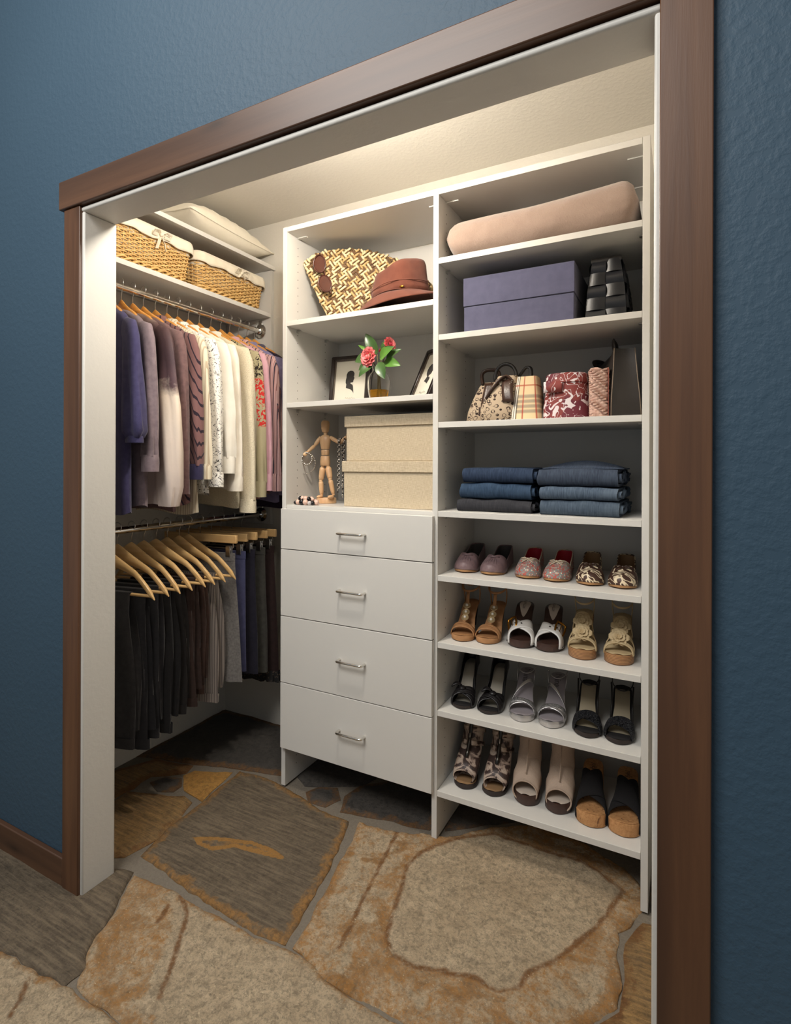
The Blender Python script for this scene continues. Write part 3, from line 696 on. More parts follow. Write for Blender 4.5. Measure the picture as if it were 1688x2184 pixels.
# ---- skirts on clip hangers
def make_skirt_hanger(y, yaw, label):
    t = thing('skirt_hanger', label, 'hanger', (LR[0], y, LR[1] + .0125), yaw, 'clip hangers on the lower rod')
    obj('hook', HOOK_ME, None, t)
    MB().box(-.19, .19, -.007, .007, -.096, -.062).build('wooden_bar', MAPLE, t, bevel=.003)
    w = MB(); w.tube([(-.17, 0, -.094), (-.172, 0, -.112), (-.166, 0, -.117), (.166, 0, -.117), (.172, 0, -.112), (.17, 0, -.094)], .0018, 6); w.build('wire', STEEL, t)
    for x in (-.15, .15):
        c = MB(); c.box(x - .011, x + .011, -.009, -.002, -.150, -.108); c.box(x - .011, x + .011, .002, .009, -.150, -.108); c.tube([(x - .012, 0, -.122), (x + .012, 0, -.122)], .006, 8)
        c.build('clip', STEEL, t, bevel=.001)
    return t
def make_skirt(y, yaw, label, mat, a0=.178, a1=.19, zb=-.66, seed=1, lace=None):
    t = thing('skirt', label, 'skirt', (LR[0], y, LR[1] + .0125), yaw, 'skirts on the lower rod'); n = 32; R = []
    for k in range(10):
        f = k / 9; z = lerp(-.138, zb, f); ring = []
        for j in range(n):
            th = 2 * pi * j / n; c, q = cos(th), sin(th)
            rp = ripple(th, z * .4, seed, 6, .006) * sst(.08, .7, f)
            a = lerp(a0, a1, f); b = lerp(.006, .021, sst(0, .35, f))
            ex = (abs(c) ** .75) * (1 if c >= 0 else -1)
            ring.append((ex * (a + rp), q * (b + rp * .7), z))
        R.append(ring)
    MB().rings(R, True, True, False).build('panel', mat, t, smooth=70)
    MB().rings([[((abs(cos(th)) ** .75) * (1 if cos(th) >= 0 else -1) * (a0 + .003), sin(th) * .010, z) for th in (2*pi*j/n for j in range(n))] for z in (-.136, -.168)], True, True, False).build('waistband', mat, t)
    if lace:
        R = []
        for k in range(4):
            z = zb - .045 * k / 3 + .01; R.append([((abs(cos(th)) ** .75) * (1 if cos(th) >= 0 else -1) * (a1 + .006 + .012 * k / 3 * sin(th * 17)), sin(th) * (.026 + .010 * k / 3 * sin(th * 17 + 1)), z - (.006 * abs(sin(th * 14)) if k == 3 else 0)) for th in (2*pi*j/96 for j in range(96))])
        MB().rings(R, True, False, False).build('lace_hem', lace, t, smooth=80)
    return t
n = NT('black_eyelet_lace', .85); v = n.voro(95); n.col(n.mix(n.ramp(v, [(.28, 1.), (.36, 0.)]), S(22, 20, 20), S(74, 60, 50))); LACE = n.m
KS = [(-.015, fabric('heather_grey_jersey', S(124, 120, 116), S(100, 96, 94), 120), 'heather grey flared skirt in front of the other skirts', -.655, .215, None),
      (.046, fabric('slate_blue_skirt_cotton', S(78, 80, 112), S(66, 68, 98)), 'slate blue skirt between the grey and the navy ones', -.635, .19, None),
      (.102, fabric('navy_black_wool', S(38, 36, 48), S(30, 28, 40)), 'navy black straight skirt behind the slate blue one', -.665, .195, None),
      (.167, fabric('dark_moss_grey_wool', S(70, 68, 62), S(56, 54, 50)), 'dark moss grey skirt, second from the back wall', -.68, .195, None),
      (.226, fabric('dark_maroon_skirt', S(50, 34, 32), S(40, 27, 26)), 'dark maroon skirt with a black eyelet lace hem nearest the back wall', -.70, .205, LACE)]
NAMES = ['heather grey', 'slate blue', 'navy black', 'dark moss grey', 'dark maroon']
for i, (y, mt, lab, zb, a1, lc) in enumerate(KS):
    make_skirt_hanger(y, .10, 'flat wooden clip hanger holding the %s skirt' % NAMES[i])
    make_skirt(y, .10, lab, mt, zb=zb, a1=a1, seed=i * 2.2 + 1, lace=lc)
# ================================================================== things on the wall shelf
WICK = NT('pale_wicker', .55); WICK.col(WICK.mix(WICK.ramp(WICK.noise(45, 4), [(.3, 0.), (.7, 1.)]), S(224, 188, 124), S(202, 158, 94))); WICK = WICK.m
LINER = fabric('cream_liner_cotton', S(236, 226, 206), S(226, 214, 192), 20)
def rrect(hx, hy, r, n=6):
    P = []
    for cx, cy, a0 in ((hx - r, hy - r, 0), (-hx + r, hy - r, pi/2), (-hx + r, -hy + r, pi), (hx - r, -hy + r, 3*pi/2)):
        for k in range(n + 1): P.append((cx + r * cos(a0 + pi/2 * k / n), cy + r * sin(a0 + pi/2 * k / n)))
    return P
def resample(P, m):
    L = [0]; Q = P + [P[0]]
    for a, b in zip(Q, Q[1:]): L.append(L[-1] + math.hypot(b[0]-a[0], b[1]-a[1]))
    out = []; j = 0
    for k in range(m):
        t = L[-1] * k / m
        while L[j+1] < t: j += 1
        f = (t - L[j]) / max(1e-9, L[j+1] - L[j]); a, b = Q[j], Q[j+1]
        tx, ty = b[0]-a[0], b[1]-a[1]; l = math.hypot(tx, ty) or 1
        out.append((a[0] + tx * f, a[1] + ty * f, ty / l, -tx / l))
    return out
def basket(loc, hx, hy, H, label, bow_y, bow_down):
    t = thing('wicker_basket', label, 'basket', loc, 0, 'lined wicker baskets'); ns = int(2 * (hx + hy) * 2 / .024) // 2 * 2
    hx0, hy0 = hx, hy
    def sec(z): k = lerp(.90, 1, z / H); return rrect(hx * k, hy * k, .03)
    m = MB(); rows = int((H - .03) / .0072)
    for r in range(rows):
        z = .026 + r * .0072; Q = resample(sec(z), ns * 4)
        P = [(x + nx * .0045 * cos(pi * (k / 4 + r)), y + ny * .0045 * cos(pi * (k / 4 + r)), z + .0008 * sin(k * .7 + r)) for k, (x, y, nx, ny) in enumerate(Q)]
        m.tube(P, .0034, 5, closed=True, upv=(0, 0, 1))
    stuff(m.build('woven_strands', WICK, t, smooth=180, fix=False))
    m = MB()
    lo, hi = resample(sec(0), ns), resample(sec(H), ns)
    for k in range(ns): m.tube([(lo[k][0], lo[k][1], .006), ((lo[k][0]+hi[k][0])/2, (lo[k][1]+hi[k][1])/2, H/2), (hi[k][0], hi[k][1], H - .004)], .0030, 5)
    stuff(m.build('upright_stakes', WICK, t, smooth=180, fix=False))
    for q in range(3):
        Q = resample(sec(.014), ns * 3); P = [(x + nx * (.003 + .006 * cos(k * .42 + q * 2.1)), y + ny * (.003 + .006 * cos(k * .42 + q * 2.1)), .015 + .009 * sin(k * .42 + q * 2.1)) for k, (x, y, nx, ny) in enumerate(Q)]
        MB().tube(P, .0044, 6, closed=True).build('base_braid', WICK, t, smooth=180)
    MB().prism([(x, y) for x, y, _, _ in lo], .003, .008).build('bottom', WICK, t, smooth=0)
    # cloth liner turned over the rim
    R = []; M = 120
    for zz, o in ((H - .05, -.004), (H - .004, -.003), (H + .005, .002), (H + .004, .008), (H - .012, .012), (H - .030, .0125), (H - .040, .012)):
        Q = resample(sec(H), M); R.append([(x + nx * (o + .0018 * sin(k * 1.3) * (zz < H)), y + ny * (o + .0018 * sin(k * 1.3) * (zz < H)), zz - (.004 * sin(k * .5) if zz < H - .02 and o > 0 else 0)) for k, (x, y, nx, ny) in enumerate(Q)])
    MB().rings(R, True, False, False).build('cloth_liner', LINER, t, smooth=80, solid=.0015)
    b = thing  # bow tied on the front
    bx = hx + .014; m = MB()
    for s in (1, -1):
        P = [(bx, bow_y, H - .022), (bx + .014, bow_y + s * .018, H - .012), (bx + .014, bow_y + s * .036, H - .016), (bx + .008, bow_y + s * .036, H - .028), (bx + .004, bow_y + s * .014, H - .026)]
        m.tube(P, .0018, 6, ry=.007)
        m.tube([(bx, bow_y, H - .024), (bx + .006, bow_y + s * .012, H - .024 - bow_down * .5), (bx + .004, bow_y + s * .020, H - .024 - bow_down)], .0014, 6, ry=.007)
    m.ball((bx + .006, bow_y, H - .022), .008); m.build('ribbon_bow', LINER, t, smooth=70)
    return t
basket((-.532, -.298, 1.961), .140, .212, .165, 'nearer wicker basket with long cream ribbon bow beside the door jamb', .045, .055)
basket((-.532, .142, 1.961), .138, .202, .155, 'farther wicker basket with small cream bow near the back wall', .03, .022)

# pillow on the top shelf
PIL = fabric('ivory_pillow_cotton', S(240, 232, 214), S(232, 222, 202), 8, .0006)
def pill(u, v):
    a, b = 2*u - 1, 2*v - 1
    e = max(0, (1 - abs(a) ** 2.4)) ** .55 * max(0, (1 - abs(b) ** 2.4)) ** .55
    px = .145 * a * (1 - .10 * (1 - b * b)); py = .262 * b * (1 - .06 * (1 - a * a))
    wr = .006 * noise.noise(Vector((a * 3, b * 6, 0))) + .005 * sin(b * 26 + a * 4) * max(0, a) ** 1.5
    return px, py, e, wr
p = MB()
p.grid(34, 50, lambda u, v: (lambda q: (q[0], q[1], .070 + .082 * q[2] + q[3] * q[2]))(pill(u, v)))
p.grid(34, 50, lambda u, v: (lambda q: (q[0], q[1], .070 - .064 * q[2]))(pill(u, v)))
po = p.build('pillow', PIL, None, smooth=180, loc=(-.512, .115, 2.200), rot=(0, .12, .05)); tag(po, 'plump ivory pillow lying on the topmost left wall shelf', 'pillow')
MB().tube([(.145 * a * (1 - .1 * (1 - b*b)) * 1.0, .262 * b * (1 - .06 * (1 - a*a)), .070) for a, b in [(lerp(-1, 1, k/14), -1) for k in range(14)] + [(1, lerp(-1, 1, k/20)) for k in range(20)] + [(lerp(1, -1, k/14), 1) for k in range(14)] + [(-1, lerp(1, -1, k/20)) for k in range(20)]], .003, 6, closed=True).build('piping', PIL, po, smooth=180)

# ================================================================== left bay, first shelf: clutch, sunglasses, hat
SZ1 = 1.7912
STRAW = []
for i, (a, b) in enumerate((((228, 210, 170), (208, 186, 140)), ((198, 168, 116), (172, 138, 88)), ((112, 82, 48), (88, 62, 36)))):
    STRAW.append(plain('straw_%d' % i, S(*a), .6, var=(S(*b), 60)))
CL = [(.012, .255), (.05, .284), (.12, .299), (.21, .299), (.30, .282), (.39, .248), (.47, .196), (.522, .145), (.532, .100), (.49, .040), (.40, .006), (.135, .003), (.085, .095)]
ct = thing('straw_clutch', 'woven straw clutch bag standing behind the brown hat', 'bag', (0.018, .085, SZ1), 0, None, (math.radians(-3), 0, .36))
sm = MB(); CLV = [Vector(p) for p in CL]
MB().prism([(x * .985 + .004, z * .985 + .002) for x, z in CL], -.012, .030, lambda x, y, h: (x, h, y)).build('core', STRAW[2], ct, bevel=.006)
cells = [MB(), MB(), MB()]; random.seed(4); ca, sa = cos(.62), sin(.62); pit = .0128
for i in range(-36, 70):
    for j in range(-48, 48):
        gx, gz = i * pit, j * pit; x = gx * ca - gz * sa; z = gx * sa + gz * ca
        if not inside(Vector((x, z)), CLV): continue
        k = (i + j * 3) % 4; along = k < 2
        if (i + j) % 2 == 0:
            ang = .62 + (0 if (i // 2 + j // 2) % 2 == 0 else pi/2)
        else: ang = .62 + (pi/2 if (i // 2 + j // 2) % 2 == 0 else 0)
        lv = 2 if random.random() < .22 else (1 if random.random() < .38 else 0)
        dx, dz = cos(ang), sin(ang); ln = .0108; y0 = -.0135 - random.random() * .003 + (.004 if lv == 2 else 0)
        cells[lv].tube([(x - dx * ln, y0 + .007, z - dz * ln), (x - dx * ln * .6, y0, z - dz * ln * .6), (x + dx * ln * .6, y0, z + dz * ln * .6), (x + dx * ln, y0 + .007, z + dz * ln)], [.0022, .0047, .0047, .0022], 6, ry=[.002, .0044, .0044, .002], upv=(dz, 0, -dx))
for lv in range(3): stuff(cells[lv].build('straw_weave', STRAW[lv], ct, smooth=180, fix=False))
cp = []
for a, b in zip(CL, CL[1:] + CL[:1]):
    m = max(1, int(math.hypot(b[0]-a[0], b[1]-a[1]) / .006)); cp += [(lerp(a[0], b[0], q/m), lerp(a[1], b[1], q/m)) for q in range(m)]
for q in range(2): MB().tube([(x, .004 + .006 * sin(k * .9 + q * pi), z + .003 * cos(k * .9 + q * pi)) for k, (x, z) in enumerate(cp)], .0052, 6, closed=True).build('edge_braid', STRAW[q], ct, smooth=180)

# sunglasses hooked on the clutch
TORT = plain('brown_tortoise_acetate', S(82, 34, 22), .18, var=(S(46, 22, 16), 60))
n = NT('brown_gradient_lens', .08); n.col(S(96, 50, 34)); n.p.inputs['Transmission Weight'].default_value = .35; LENS = n.m
sg = thing('sunglasses', 'brown tortoise sunglasses hanging on the side of the straw clutch', 'sunglasses', (.120, .090, 1.985), 0, None, (0, math.radians(74), .3))
sg.scale = (1.2, 1.2, 1.2)
for s in (-1, 1):
    L = [(s * .034 + s * .028 * cos(a) * (1 + .10 * sin(a)), .021 * sin(a) * (1.0 if sin(a) > 0 else .95)) for a in [2*pi*k/22 for k in range(22)]]
    L = [(x + s * .003 * (z / .02), z) for x, z in L]
    fr = MB().tube([(x, -.002 * abs(x) / .06, z) for x, z in L], .0026, 6, closed=True).build('rim', TORT, sg, smooth=180)
    MB().prism(L, -.0008, .0008, lambda x, y, h: (x, h, y)).build('lens', LENS, fr)
    MB().tube([(s * .064, 0, .010), (s * .068, .004, .011), (s * .066, .016, .010), (s * .060, .022, .006)], .0022, 6, ry=.004).build('temple', TORT, sg, smooth=180)
MB().tube([(-.008, 0, .006), (0, -.002, .010), (.008, 0, .006)], .0026, 6).build('bridge', TORT, sg, smooth=180)

# brown sun hat
HATF = fabric('chestnut_hat_cotton', S(112, 66, 52), S(98, 56, 44), 30)
ht = thing('sun_hat', 'chestnut brown cotton sun hat leaning on the straw clutch', 'hat', (.446, .136, SZ1 + .002), 0, None, (0, math.radians(-3), 0))
ht.scale = (1.08, 1.0, 1.05)
def hring(a, b, z, f, seed=0):
    R = []
    for j in range(48):
        th = 2*pi*j/48; k = f(th); R.append((cos(th) * (a + k[0]), sin(th) * (b + k[0]), z + k[1]))
    return R
crown = []
for a, b, z, am in ((.103, .093, .058, .001), (.102, .092, .080, .002), (.099, .089, .102, .003), (.095, .085, .125, .003), (.091, .081, .148, .003), (.086, .077, .160, .003), (.072, .064, .166, .004), (.045, .040, .158, .004), (.015, .014, .150, .002)):
    crown.append(hring(a, b, z, lambda th, am=am, z=z: (am * sin(3*th + z*40) + am * sin(5*th + 1), (-.010 * exp(-((th - 4.4) / .5) ** 2) if z > .14 else 0) + .018 * cos(th) * sst(.07, .16, z))))
MB().rings(crown).build('crown', HATF, ht, smooth=180)
brim = []
for k in range(9):
    f = k / 8; brim.append(hring(lerp(.101, .165, f ** .8), lerp(.091, .142, f ** .8), lerp(.060, .006, f), lambda th, f=f: (.004 * sin(4*th) * f, f * (.008 * sin(2*th + .6) + .005 * sin(3*th) + (.036 * max(0, cos(th + .35)) ** 2)))))
MB().rings(brim, True, False, False).build('brim', HATF, ht, smooth=180, solid=.003)
for z in (.062, .090): MB().tube(hring(.1045, .0945, z, lambda th: (.001 * sin(7*th), .002 * sin(3*th) + .008 * cos(th) * (z > .07))), .0016, 6, closed=True).build('stitched_band_edge', HATF, ht, smooth=180)
MB().ball((.045, -.0865, .070), .007, 10, 6, (1.2, .35, .6)).build('metal_badge', GOLD, ht, smooth=180)

# ================================================================== left bay, second shelf: frames, vase
SZ2 = 1.4772
FRM = plain('black_brown_moulding', S(42, 32, 28), .3); PAPER = plain('ivory_print_paper', S(236, 230, 214), .7); INK = plain('grey_black_print', S(58, 54, 52), .8); GILT = plain('grey_brown_slip', S(96, 84, 74), .4)
HEAD1 = [(-.30,-.62),(-.28,-.40),(-.34,-.28),(-.34,-.10),(-.30,.05),(-.30,.25),(-.22,.42),(-.05,.50),(.12,.48),(.22,.40),(.27,.28),(.25,.14),(.22,.10),(.29,-.02),(.24,-.06),(.25,-.12),(.21,-.16),(.22,-.24),(.15,-.29),(.04,-.28),(.02,-.36),(.18,-.44),(.22,-.55),(.28,-1.0),(.18,-.84),(.05,-.74),(-.12,-.68)]
HEAD2 = [(-.26,-.60),(-.12,-.40),(-.10,-.30),(-.18,-.26),(-.28,-.10),(-.32,.08),(-.28,.28),(-.14,.44),(.04,.48),(.20,.42),(.28,.28),(.27,.10),(.32,-.02),(.27,-.05),(.27,-.13),(.20,-.22),(.06,-.26),(.04,-.36),(.22,-.40),(.26,-.52),(.16,-.80),(.0,-.70)]
def pframe(loc, rz, lean, W, H, label, head):
    t = thing('picture_frame', label, 'frame', loc, 0, 'black framed silhouettes', (math.radians(-lean), 0, rz)); b = .017
    for nm, P in (('rail', [(-W/2, 0), (W/2, 0), (W/2 - b, b), (-W/2 + b, b)]), ('rail', [(-W/2, H), (-W/2 + b, H - b), (W/2 - b, H - b), (W/2, H)]), ('stile', [(-W/2, 0), (-W/2 + b, b), (-W/2 + b, H - b), (-W/2, H)]), ('stile', [(W/2, 0), (W/2, H), (W/2 - b, H - b), (W/2 - b, b)])):
        MB().prism(P, -.010, .010, lambda x, y, h: (x, h, y)).build(nm, FRM, t, bevel=.003)
    m = MB(); i = .004
    for x0, x1, z0, z1 in ((-W/2 + b, W/2 - b, b, b + i), (-W/2 + b, W/2 - b, H - b - i, H - b), (-W/2 + b, -W/2 + b + i, b, H - b), (W/2 - b - i, W/2 - b, b, H - b)): m.box(x0, x1, -.006, .0, z0, z1)
    m.build('inner_slip', GILT, t)
    MB().box(-W/2 + .006, W/2 - .006, .002, .008, .006, H - .006).build('backing', FRM, t, smooth=0)
    pr = MB().box(-W/2 + b, W/2 - b, .0, .002, b, H - b).build('print', PAPER, t, smooth=0)
    s = H * .30; MB().add([(x * s, -.0008, H * .56 + z * s) for x, z in head], [tuple(range(len(head)))]).build('silhouette', INK, pr, smooth=0, fix=False)
    sc = MB(); sc.tube([(lerp(-.02, .028, k/16), -.0008, .036 + .004 * sin(k * 1.9) + .002 * sin(k * .8)) for k in range(17)], .0005, 4); sc.build('signature', plain('pale_pencil_line', S(168, 162, 150), .8), pr)
    return t
pframe((.158, .225, SZ2), 0.06, 8, .185, .215, 'black framed silhouette print behind the vase', HEAD1)
pframe((.500, .170, SZ2), -.60, 24, .150, .225, 'black framed silhouette print leaning by the middle upright', HEAD2)
# glass vase
n = NT('clear_vase_glass', .02); n.col((1, 1, 1, 1)); n.p.inputs['Transmission Weight'].default_value = 1; n.p.inputs['IOR'].default_value = 1.2; GLASS = n.m
n = NT('amber_water', .03); n.col(S(232, 170, 40)); n.p.inputs['Transmission Weight'].default_value = .8; n.p.inputs['IOR'].default_value = 1.2; AMBER = n.m
VX, VY = .377, .090
vt = thing('glass_vase', 'clear glass vase with amber liquid holding the flowers', 'vase', (VX, VY, SZ2))
prof = [(.026, 0), (.034, .002), (.038, .02), (.042, .05), (.0435, .068), (.041, .084), (.032, .099), (.0235, .108), (.0235, .113), (.026, .119), (.027, .124)]
MB().lathe(prof + [(r - .0022, z) for r, z in reversed(prof[1:])] , 32, c0=True, c1=True).build('body', GLASS, vt, smooth=60)
MB().lathe([(.020, .0035), (.0305, .0045), (.0345, .02), (.0372, .036), (.0372, .0365)], 32).build('liquid', AMBER, vt, smooth=60)
# flowers
PINK = plain('coral_pink_petal', S(236, 112, 116), .55, var=(S(244, 144, 142), 40)); PINKD = plain('deep_pink_petal', S(200, 62, 80), .55)
n = NT('glossy_green_leaf', .32); n.col(n.mix(n.noise(18, 3), S(64, 108, 44), S(104, 150, 62))); LEAF = n.m
n = NT('dark_green_leaf', .32); n.col(n.mix(n.noise(18, 3), S(52, 84, 44), S(76, 108, 54))); LEAFD = n.m
STEM = plain('brown_green_stem', S(96, 84, 50), .6)
fb = thing('flower_bouquet', 'pink camellias with glossy green leaves standing in the glass vase', 'flowers', (VX, VY, SZ2 + .006))
def frame_to(d, upv=(0, 0, 1)):
    d = Vector(d).normalized(); x = Vector(upv).cross(d); x = x.normalized() if x.length > 1e-4 else Vector((1, 0, 0)); y = d.cross(x); return Matrix((x, y, d)).transposed().to_4x4()
def camellia(c, d, R, mats):
    M = Matrix.Translation(c) @ frame_to(d); fo = None
    core = MB().ball((0, 0, .004), R * .26, 12, 8).xf(M).build('flower_heart', mats[1], fb, smooth=180)
    for ring, (nn, rr, tilt, sz) in enumerate(((12, .52, .28, .50), (10, .40, .55, .46), (8, .27, .85, .40), (5, .13, 1.15, .30))):
        for k in range(nn):
            a = 2*pi*(k + ring * .5) / nn
            def pf(u, v, a=a, rr=rr, tilt=tilt, sz=sz):
                l = u * sz * R; w = (v - .5) * 2 * sz * R * .62 * (sin(pi * min(1, .18 + u * .78)) ** .6)
                rad = rr * R * .9 + l * cos(tilt); h = l * sin(tilt) + .10 * R * (v - .5) ** 2 * 4 - .12 * R * u * u + ring * .05 * R
                return (cos(a) * rad - sin(a) * w, sin(a) * rad + cos(a) * w, h)
            MB().grid(5, 4, pf).xf(M).build('petal', mats[0] if ring < 3 else mats[1], fb, smooth=180)
camellia((-.022, -.038, .150), (-.25, -1, .02), .040, (PINK, PINK))
camellia((.044, .0, .196), (.85, -.35, .1), .030, (PINK, PINKD))
camellia((.002, .02, .186), (-.3, -.5, .6), .017, (PINKD, PINKD))
def leaf(base, tip, w, m, bend=.012, roll=0):
    b, t_ = Vector(base), Vector(tip); d = t_ - b; L = d.length; d.normalize()
    sd = d.cross(Vector((0, -1, .35))).normalized(); sd = Matrix.Rotation(roll, 3, d) @ sd; nn = sd.cross(d)
    MB().grid(10, 6, lambda u, v: b + d * (L * u) + sd * ((v - .5) * 2 * w * (sin(pi * (u ** .8)) ** .85)) + nn * (bend * sin(pi * u) - .25 * w * (1 - (2*v - 1) ** 2) * sin(pi * u) + 0 * v)).build('leaf', m, fb, smooth=180)
for base, tip, w_, m in (((-.008, 0, .165), (-.052, -.01, .245), .021, LEAFD), ((-.02, 0, .160), (-.085, -.01, .205), .008, LEAF), ((-.03, -.01, .155), (-.092, -.02, .140), .022, LEAFD),
    ((-.02, -.02, .130), (-.070, -.03, .105), .014, LEAFD), ((-.01, -.03, .120), (-.060, -.045, .078), .016, LEAFD), ((.012, -.01, .150), (.075, -.02, .182), .018, LEAFD), ((.020, -.03, .140), (.082, -.045, .172), .022, LEAF),
    ((.030, -.02, .130), (.108, -.035, .108), .020, LEAF), ((.020, -.035, .128), (.052, -.05, .062), .021, LEAFD), ((.005, .01, .17), (.040, .01, .222), .012, LEAFD), ((.03, .0, .14), (.094, 0, .175), .016, LEAFD)):
    leaf(base, tip, w_, m)
for x0, x1, y1, z1 in ((-.010, -.022, -.022, .150), (.004, .034, .0, .190), (.010, .002, .02, .180), (-.004, .03, -.02, .135), (.008, -.008, 0, .165)):
    MB().tube([(x0 * .8, .004, .004), (x0 * .4, 0, .08), (x1 * .35, y1 * .4, .115), (x1, y1, z1)], .0019, 6).build('stem', STEM, fb, smooth=180)

# ================================================================== left bay, counter: mannequin, jewellery, linen boxes
SZ3 = 1.0852
MX, MY = .098, .150
mt = thing('artist_mannequin', 'jointed wooden artist mannequin standing on a round base', 'mannequin', (MX, MY, SZ3))
def limb(name, a, b, ra, rb, rm=None, n=14, flat=1.0):
    a, b = Vector(a), Vector(b); P = [a.lerp(b, q / 8) for q in range(9)]; rr = []
    for q in range(9):
        f = q / 8; r = lerp(ra, rb, f) * (1 + .12 * sin(pi * f)); r *= (.55 if q in (0, 8) else 1); rr.append(r)
    return MB().tube(P, rr, n, ry=[r * flat for r in rr]).build(name, BEECH, mt, smooth=180)
def joint(c, r): return MB().ball(c, r, 12, 8).build('joint', BEECH, mt, smooth=180)
MB().lathe([(.038, 0), (.040, .002), (.040, .019), (.038, .022)], 32, (.004, 0, 0)).build('base', BEECH, mt, smooth=40)
MB().tube([(.004, .012, .02), (.002, .012, .165)], .0016, 8).build('support_rod', STEEL, mt)
def body_part(name, prof, cx, cy=0): MB().rings([[(cx + a * cos(2*pi*j/20), cy + b * sin(2*pi*j/20), z) for j in range(20)] for z, a, b in prof]).build(name, BEECH, mt, smooth=60)
body_part('pelvis', [(.150, .020, .013), (.152, .0225, .015), (.170, .0225, .016), (.188, .0195, .014), (.190, .018, .013)], -.002)
body_part('waist', [(.192, .0165, .012), (.194, .0175, .013), (.211, .0185, .013), (.214, .017, .012)], -.002)
body_part('chest', [(.216, .0175, .012), (.220, .019, .014), (.245, .0235, .017), (.262, .0235, .016), (.270, .019, .013), (.274, .012, .010)], -.002)
MB().tube([(-.001, 0, .272), (-.001, 0, .284)], .008, 12).build('neck', BEECH, mt)
body_part('head', [(.284, .009, .011), (.287, .0125, .014), (.300, .0155, .018), (.316, .017, .019), (.326, .016, .018), (.332, .010, .012)], -.002)
for s, sh, el, ha in ((-1, (-.028, 0, .262), (-.045, -.012, .232), (-.060, -.040, .205)), (1, (.027, 0, .262), (.072, -.004, .240), (.098, .004, .268))):
    joint(sh, .0075); limb('upper_arm', sh, el, .0078, .0068); joint(el, .006); limb('forearm', el, ha, .0068, .0055)
    h2 = Vector(ha) + (Vector(ha) - Vector(el)).normalized() * .022; limb('hand', ha, h2, .0065, .0075, flat=.6)
for s, hp, kn, an, ft in ((-1, (-.013, 0, .146), (-.020, -.004, .090), (-.018, -.002, .032), (-.014, -.020, .026)), (1, (.012, 0, .146), (.028, -.008, .096), (.038, .0, .036), (.038, -.018, .027))):
    joint(hp, .0085); limb('thigh', hp, kn, .0125, .0095); joint(kn, .008); limb('shin', kn, an, .0095, .0075); joint(an, .0062)
    MB().ball(ft, .012, 14, 8, (.85, 1.5, .62)).build('foot', BEECH, mt, smooth=180)
SILV = plain('tarnished_silver', S(190, 184, 176), .22, 1.0); BLKB = plain('black_glass_bead', S(22, 20, 22), .08); PEARL = plain('pink_pearl_bead', S(214, 178, 160), .18); CLRB = plain('clear_grey_bead', S(190, 182, 178), .08)
def bangle(c, R, r, label, tilt, beads=0):
    t = thing('bangle', label, 'bangle', c, 0, None, tilt)
    MB().tube([(R * cos(2*pi*k/40), 0, R * sin(2*pi*k/40)) for k in range(40)], r, 6, closed=True).build('hoop', SILV, t, smooth=180)
    for k in range(beads):
        a = 2*pi*k/beads; MB().ball((R * cos(a), -.001, R * sin(a)), r * 1.7, 8, 6).build('stud', SILV, t, smooth=180)
hx, hy, hz = MX - .062, MY - .050, SZ3 + .200
bangle((hx + .004, hy + .004, hz - .022), .0235, .0028, 'small thick silver bangle on the mannequin arm', (0, 0, .1), 18)
bangle((hx - .006, hy + .010, hz - .040), .042, .0016, 'large thin studded silver bangle on the mannequin arm', (0, .25, .15), 26)
# chain draped over the raised arm
nk = thing('bead_chain', 'long silver bead chain draped over the mannequin arm beside the boxes', 'necklace', (MX + .083, MY - .002, SZ3 + .246))
random.seed(9); bl, bd = MB(), MB(); q = 0
for st, (x0, x1, y0, L) in enumerate(((-.012, -.018, -.012, .215), (-.007, -.011, -.014, .20), (-.010, -.004, .012, .235), (.016, .004, -.013, .19), (.020, .012, .010, .20))):
    m = int(L / .0062)
    for k in range(m):
        f = k / m; c = (lerp(x0, x1, f) + .0018 * sin(k * 2.1), y0 * (1 - .4 * f), .010 - L * f)
        (bl if (k + st) % 3 else bd).ball(c, .0036, 7, 5)
for k in range(16): a = pi * k / 15; (bl if k % 2 else bd).ball((-.002 + .012 * cos(a + .2), .013 * cos(a), .006 + .006 * sin(a)), .0034, 7, 5)
stuff(bl.build('silver_beads', SILV, nk, smooth=180, fix=False)); stuff(bd.build('dark_beads', DARKMET, nk, smooth=180, fix=False))
# heap of a chunky bead necklace in front
bt = thing('bead_bracelet', 'chunky black and pearl bead bracelet heaped on the counter', 'bracelet', (.085, .040, SZ3)); random.seed(3)
for k in range(30):
    a = 2*pi*k/15 + .3; rr = .040 if k < 16 else .022
    r = random.choice((.0075, .0085, .0095, .011)); z = r if k < 16 else r + .013
    MB().ball((rr * cos(a) * 1.15 + random.uniform(-.004, .004), rr * .5 * sin(a) + random.uniform(-.003, .003), z), r, 12, 8).build('bead', (BLKB, PEARL, CLRB, BLKB, PEARL)[k % 5], bt, smooth=180)
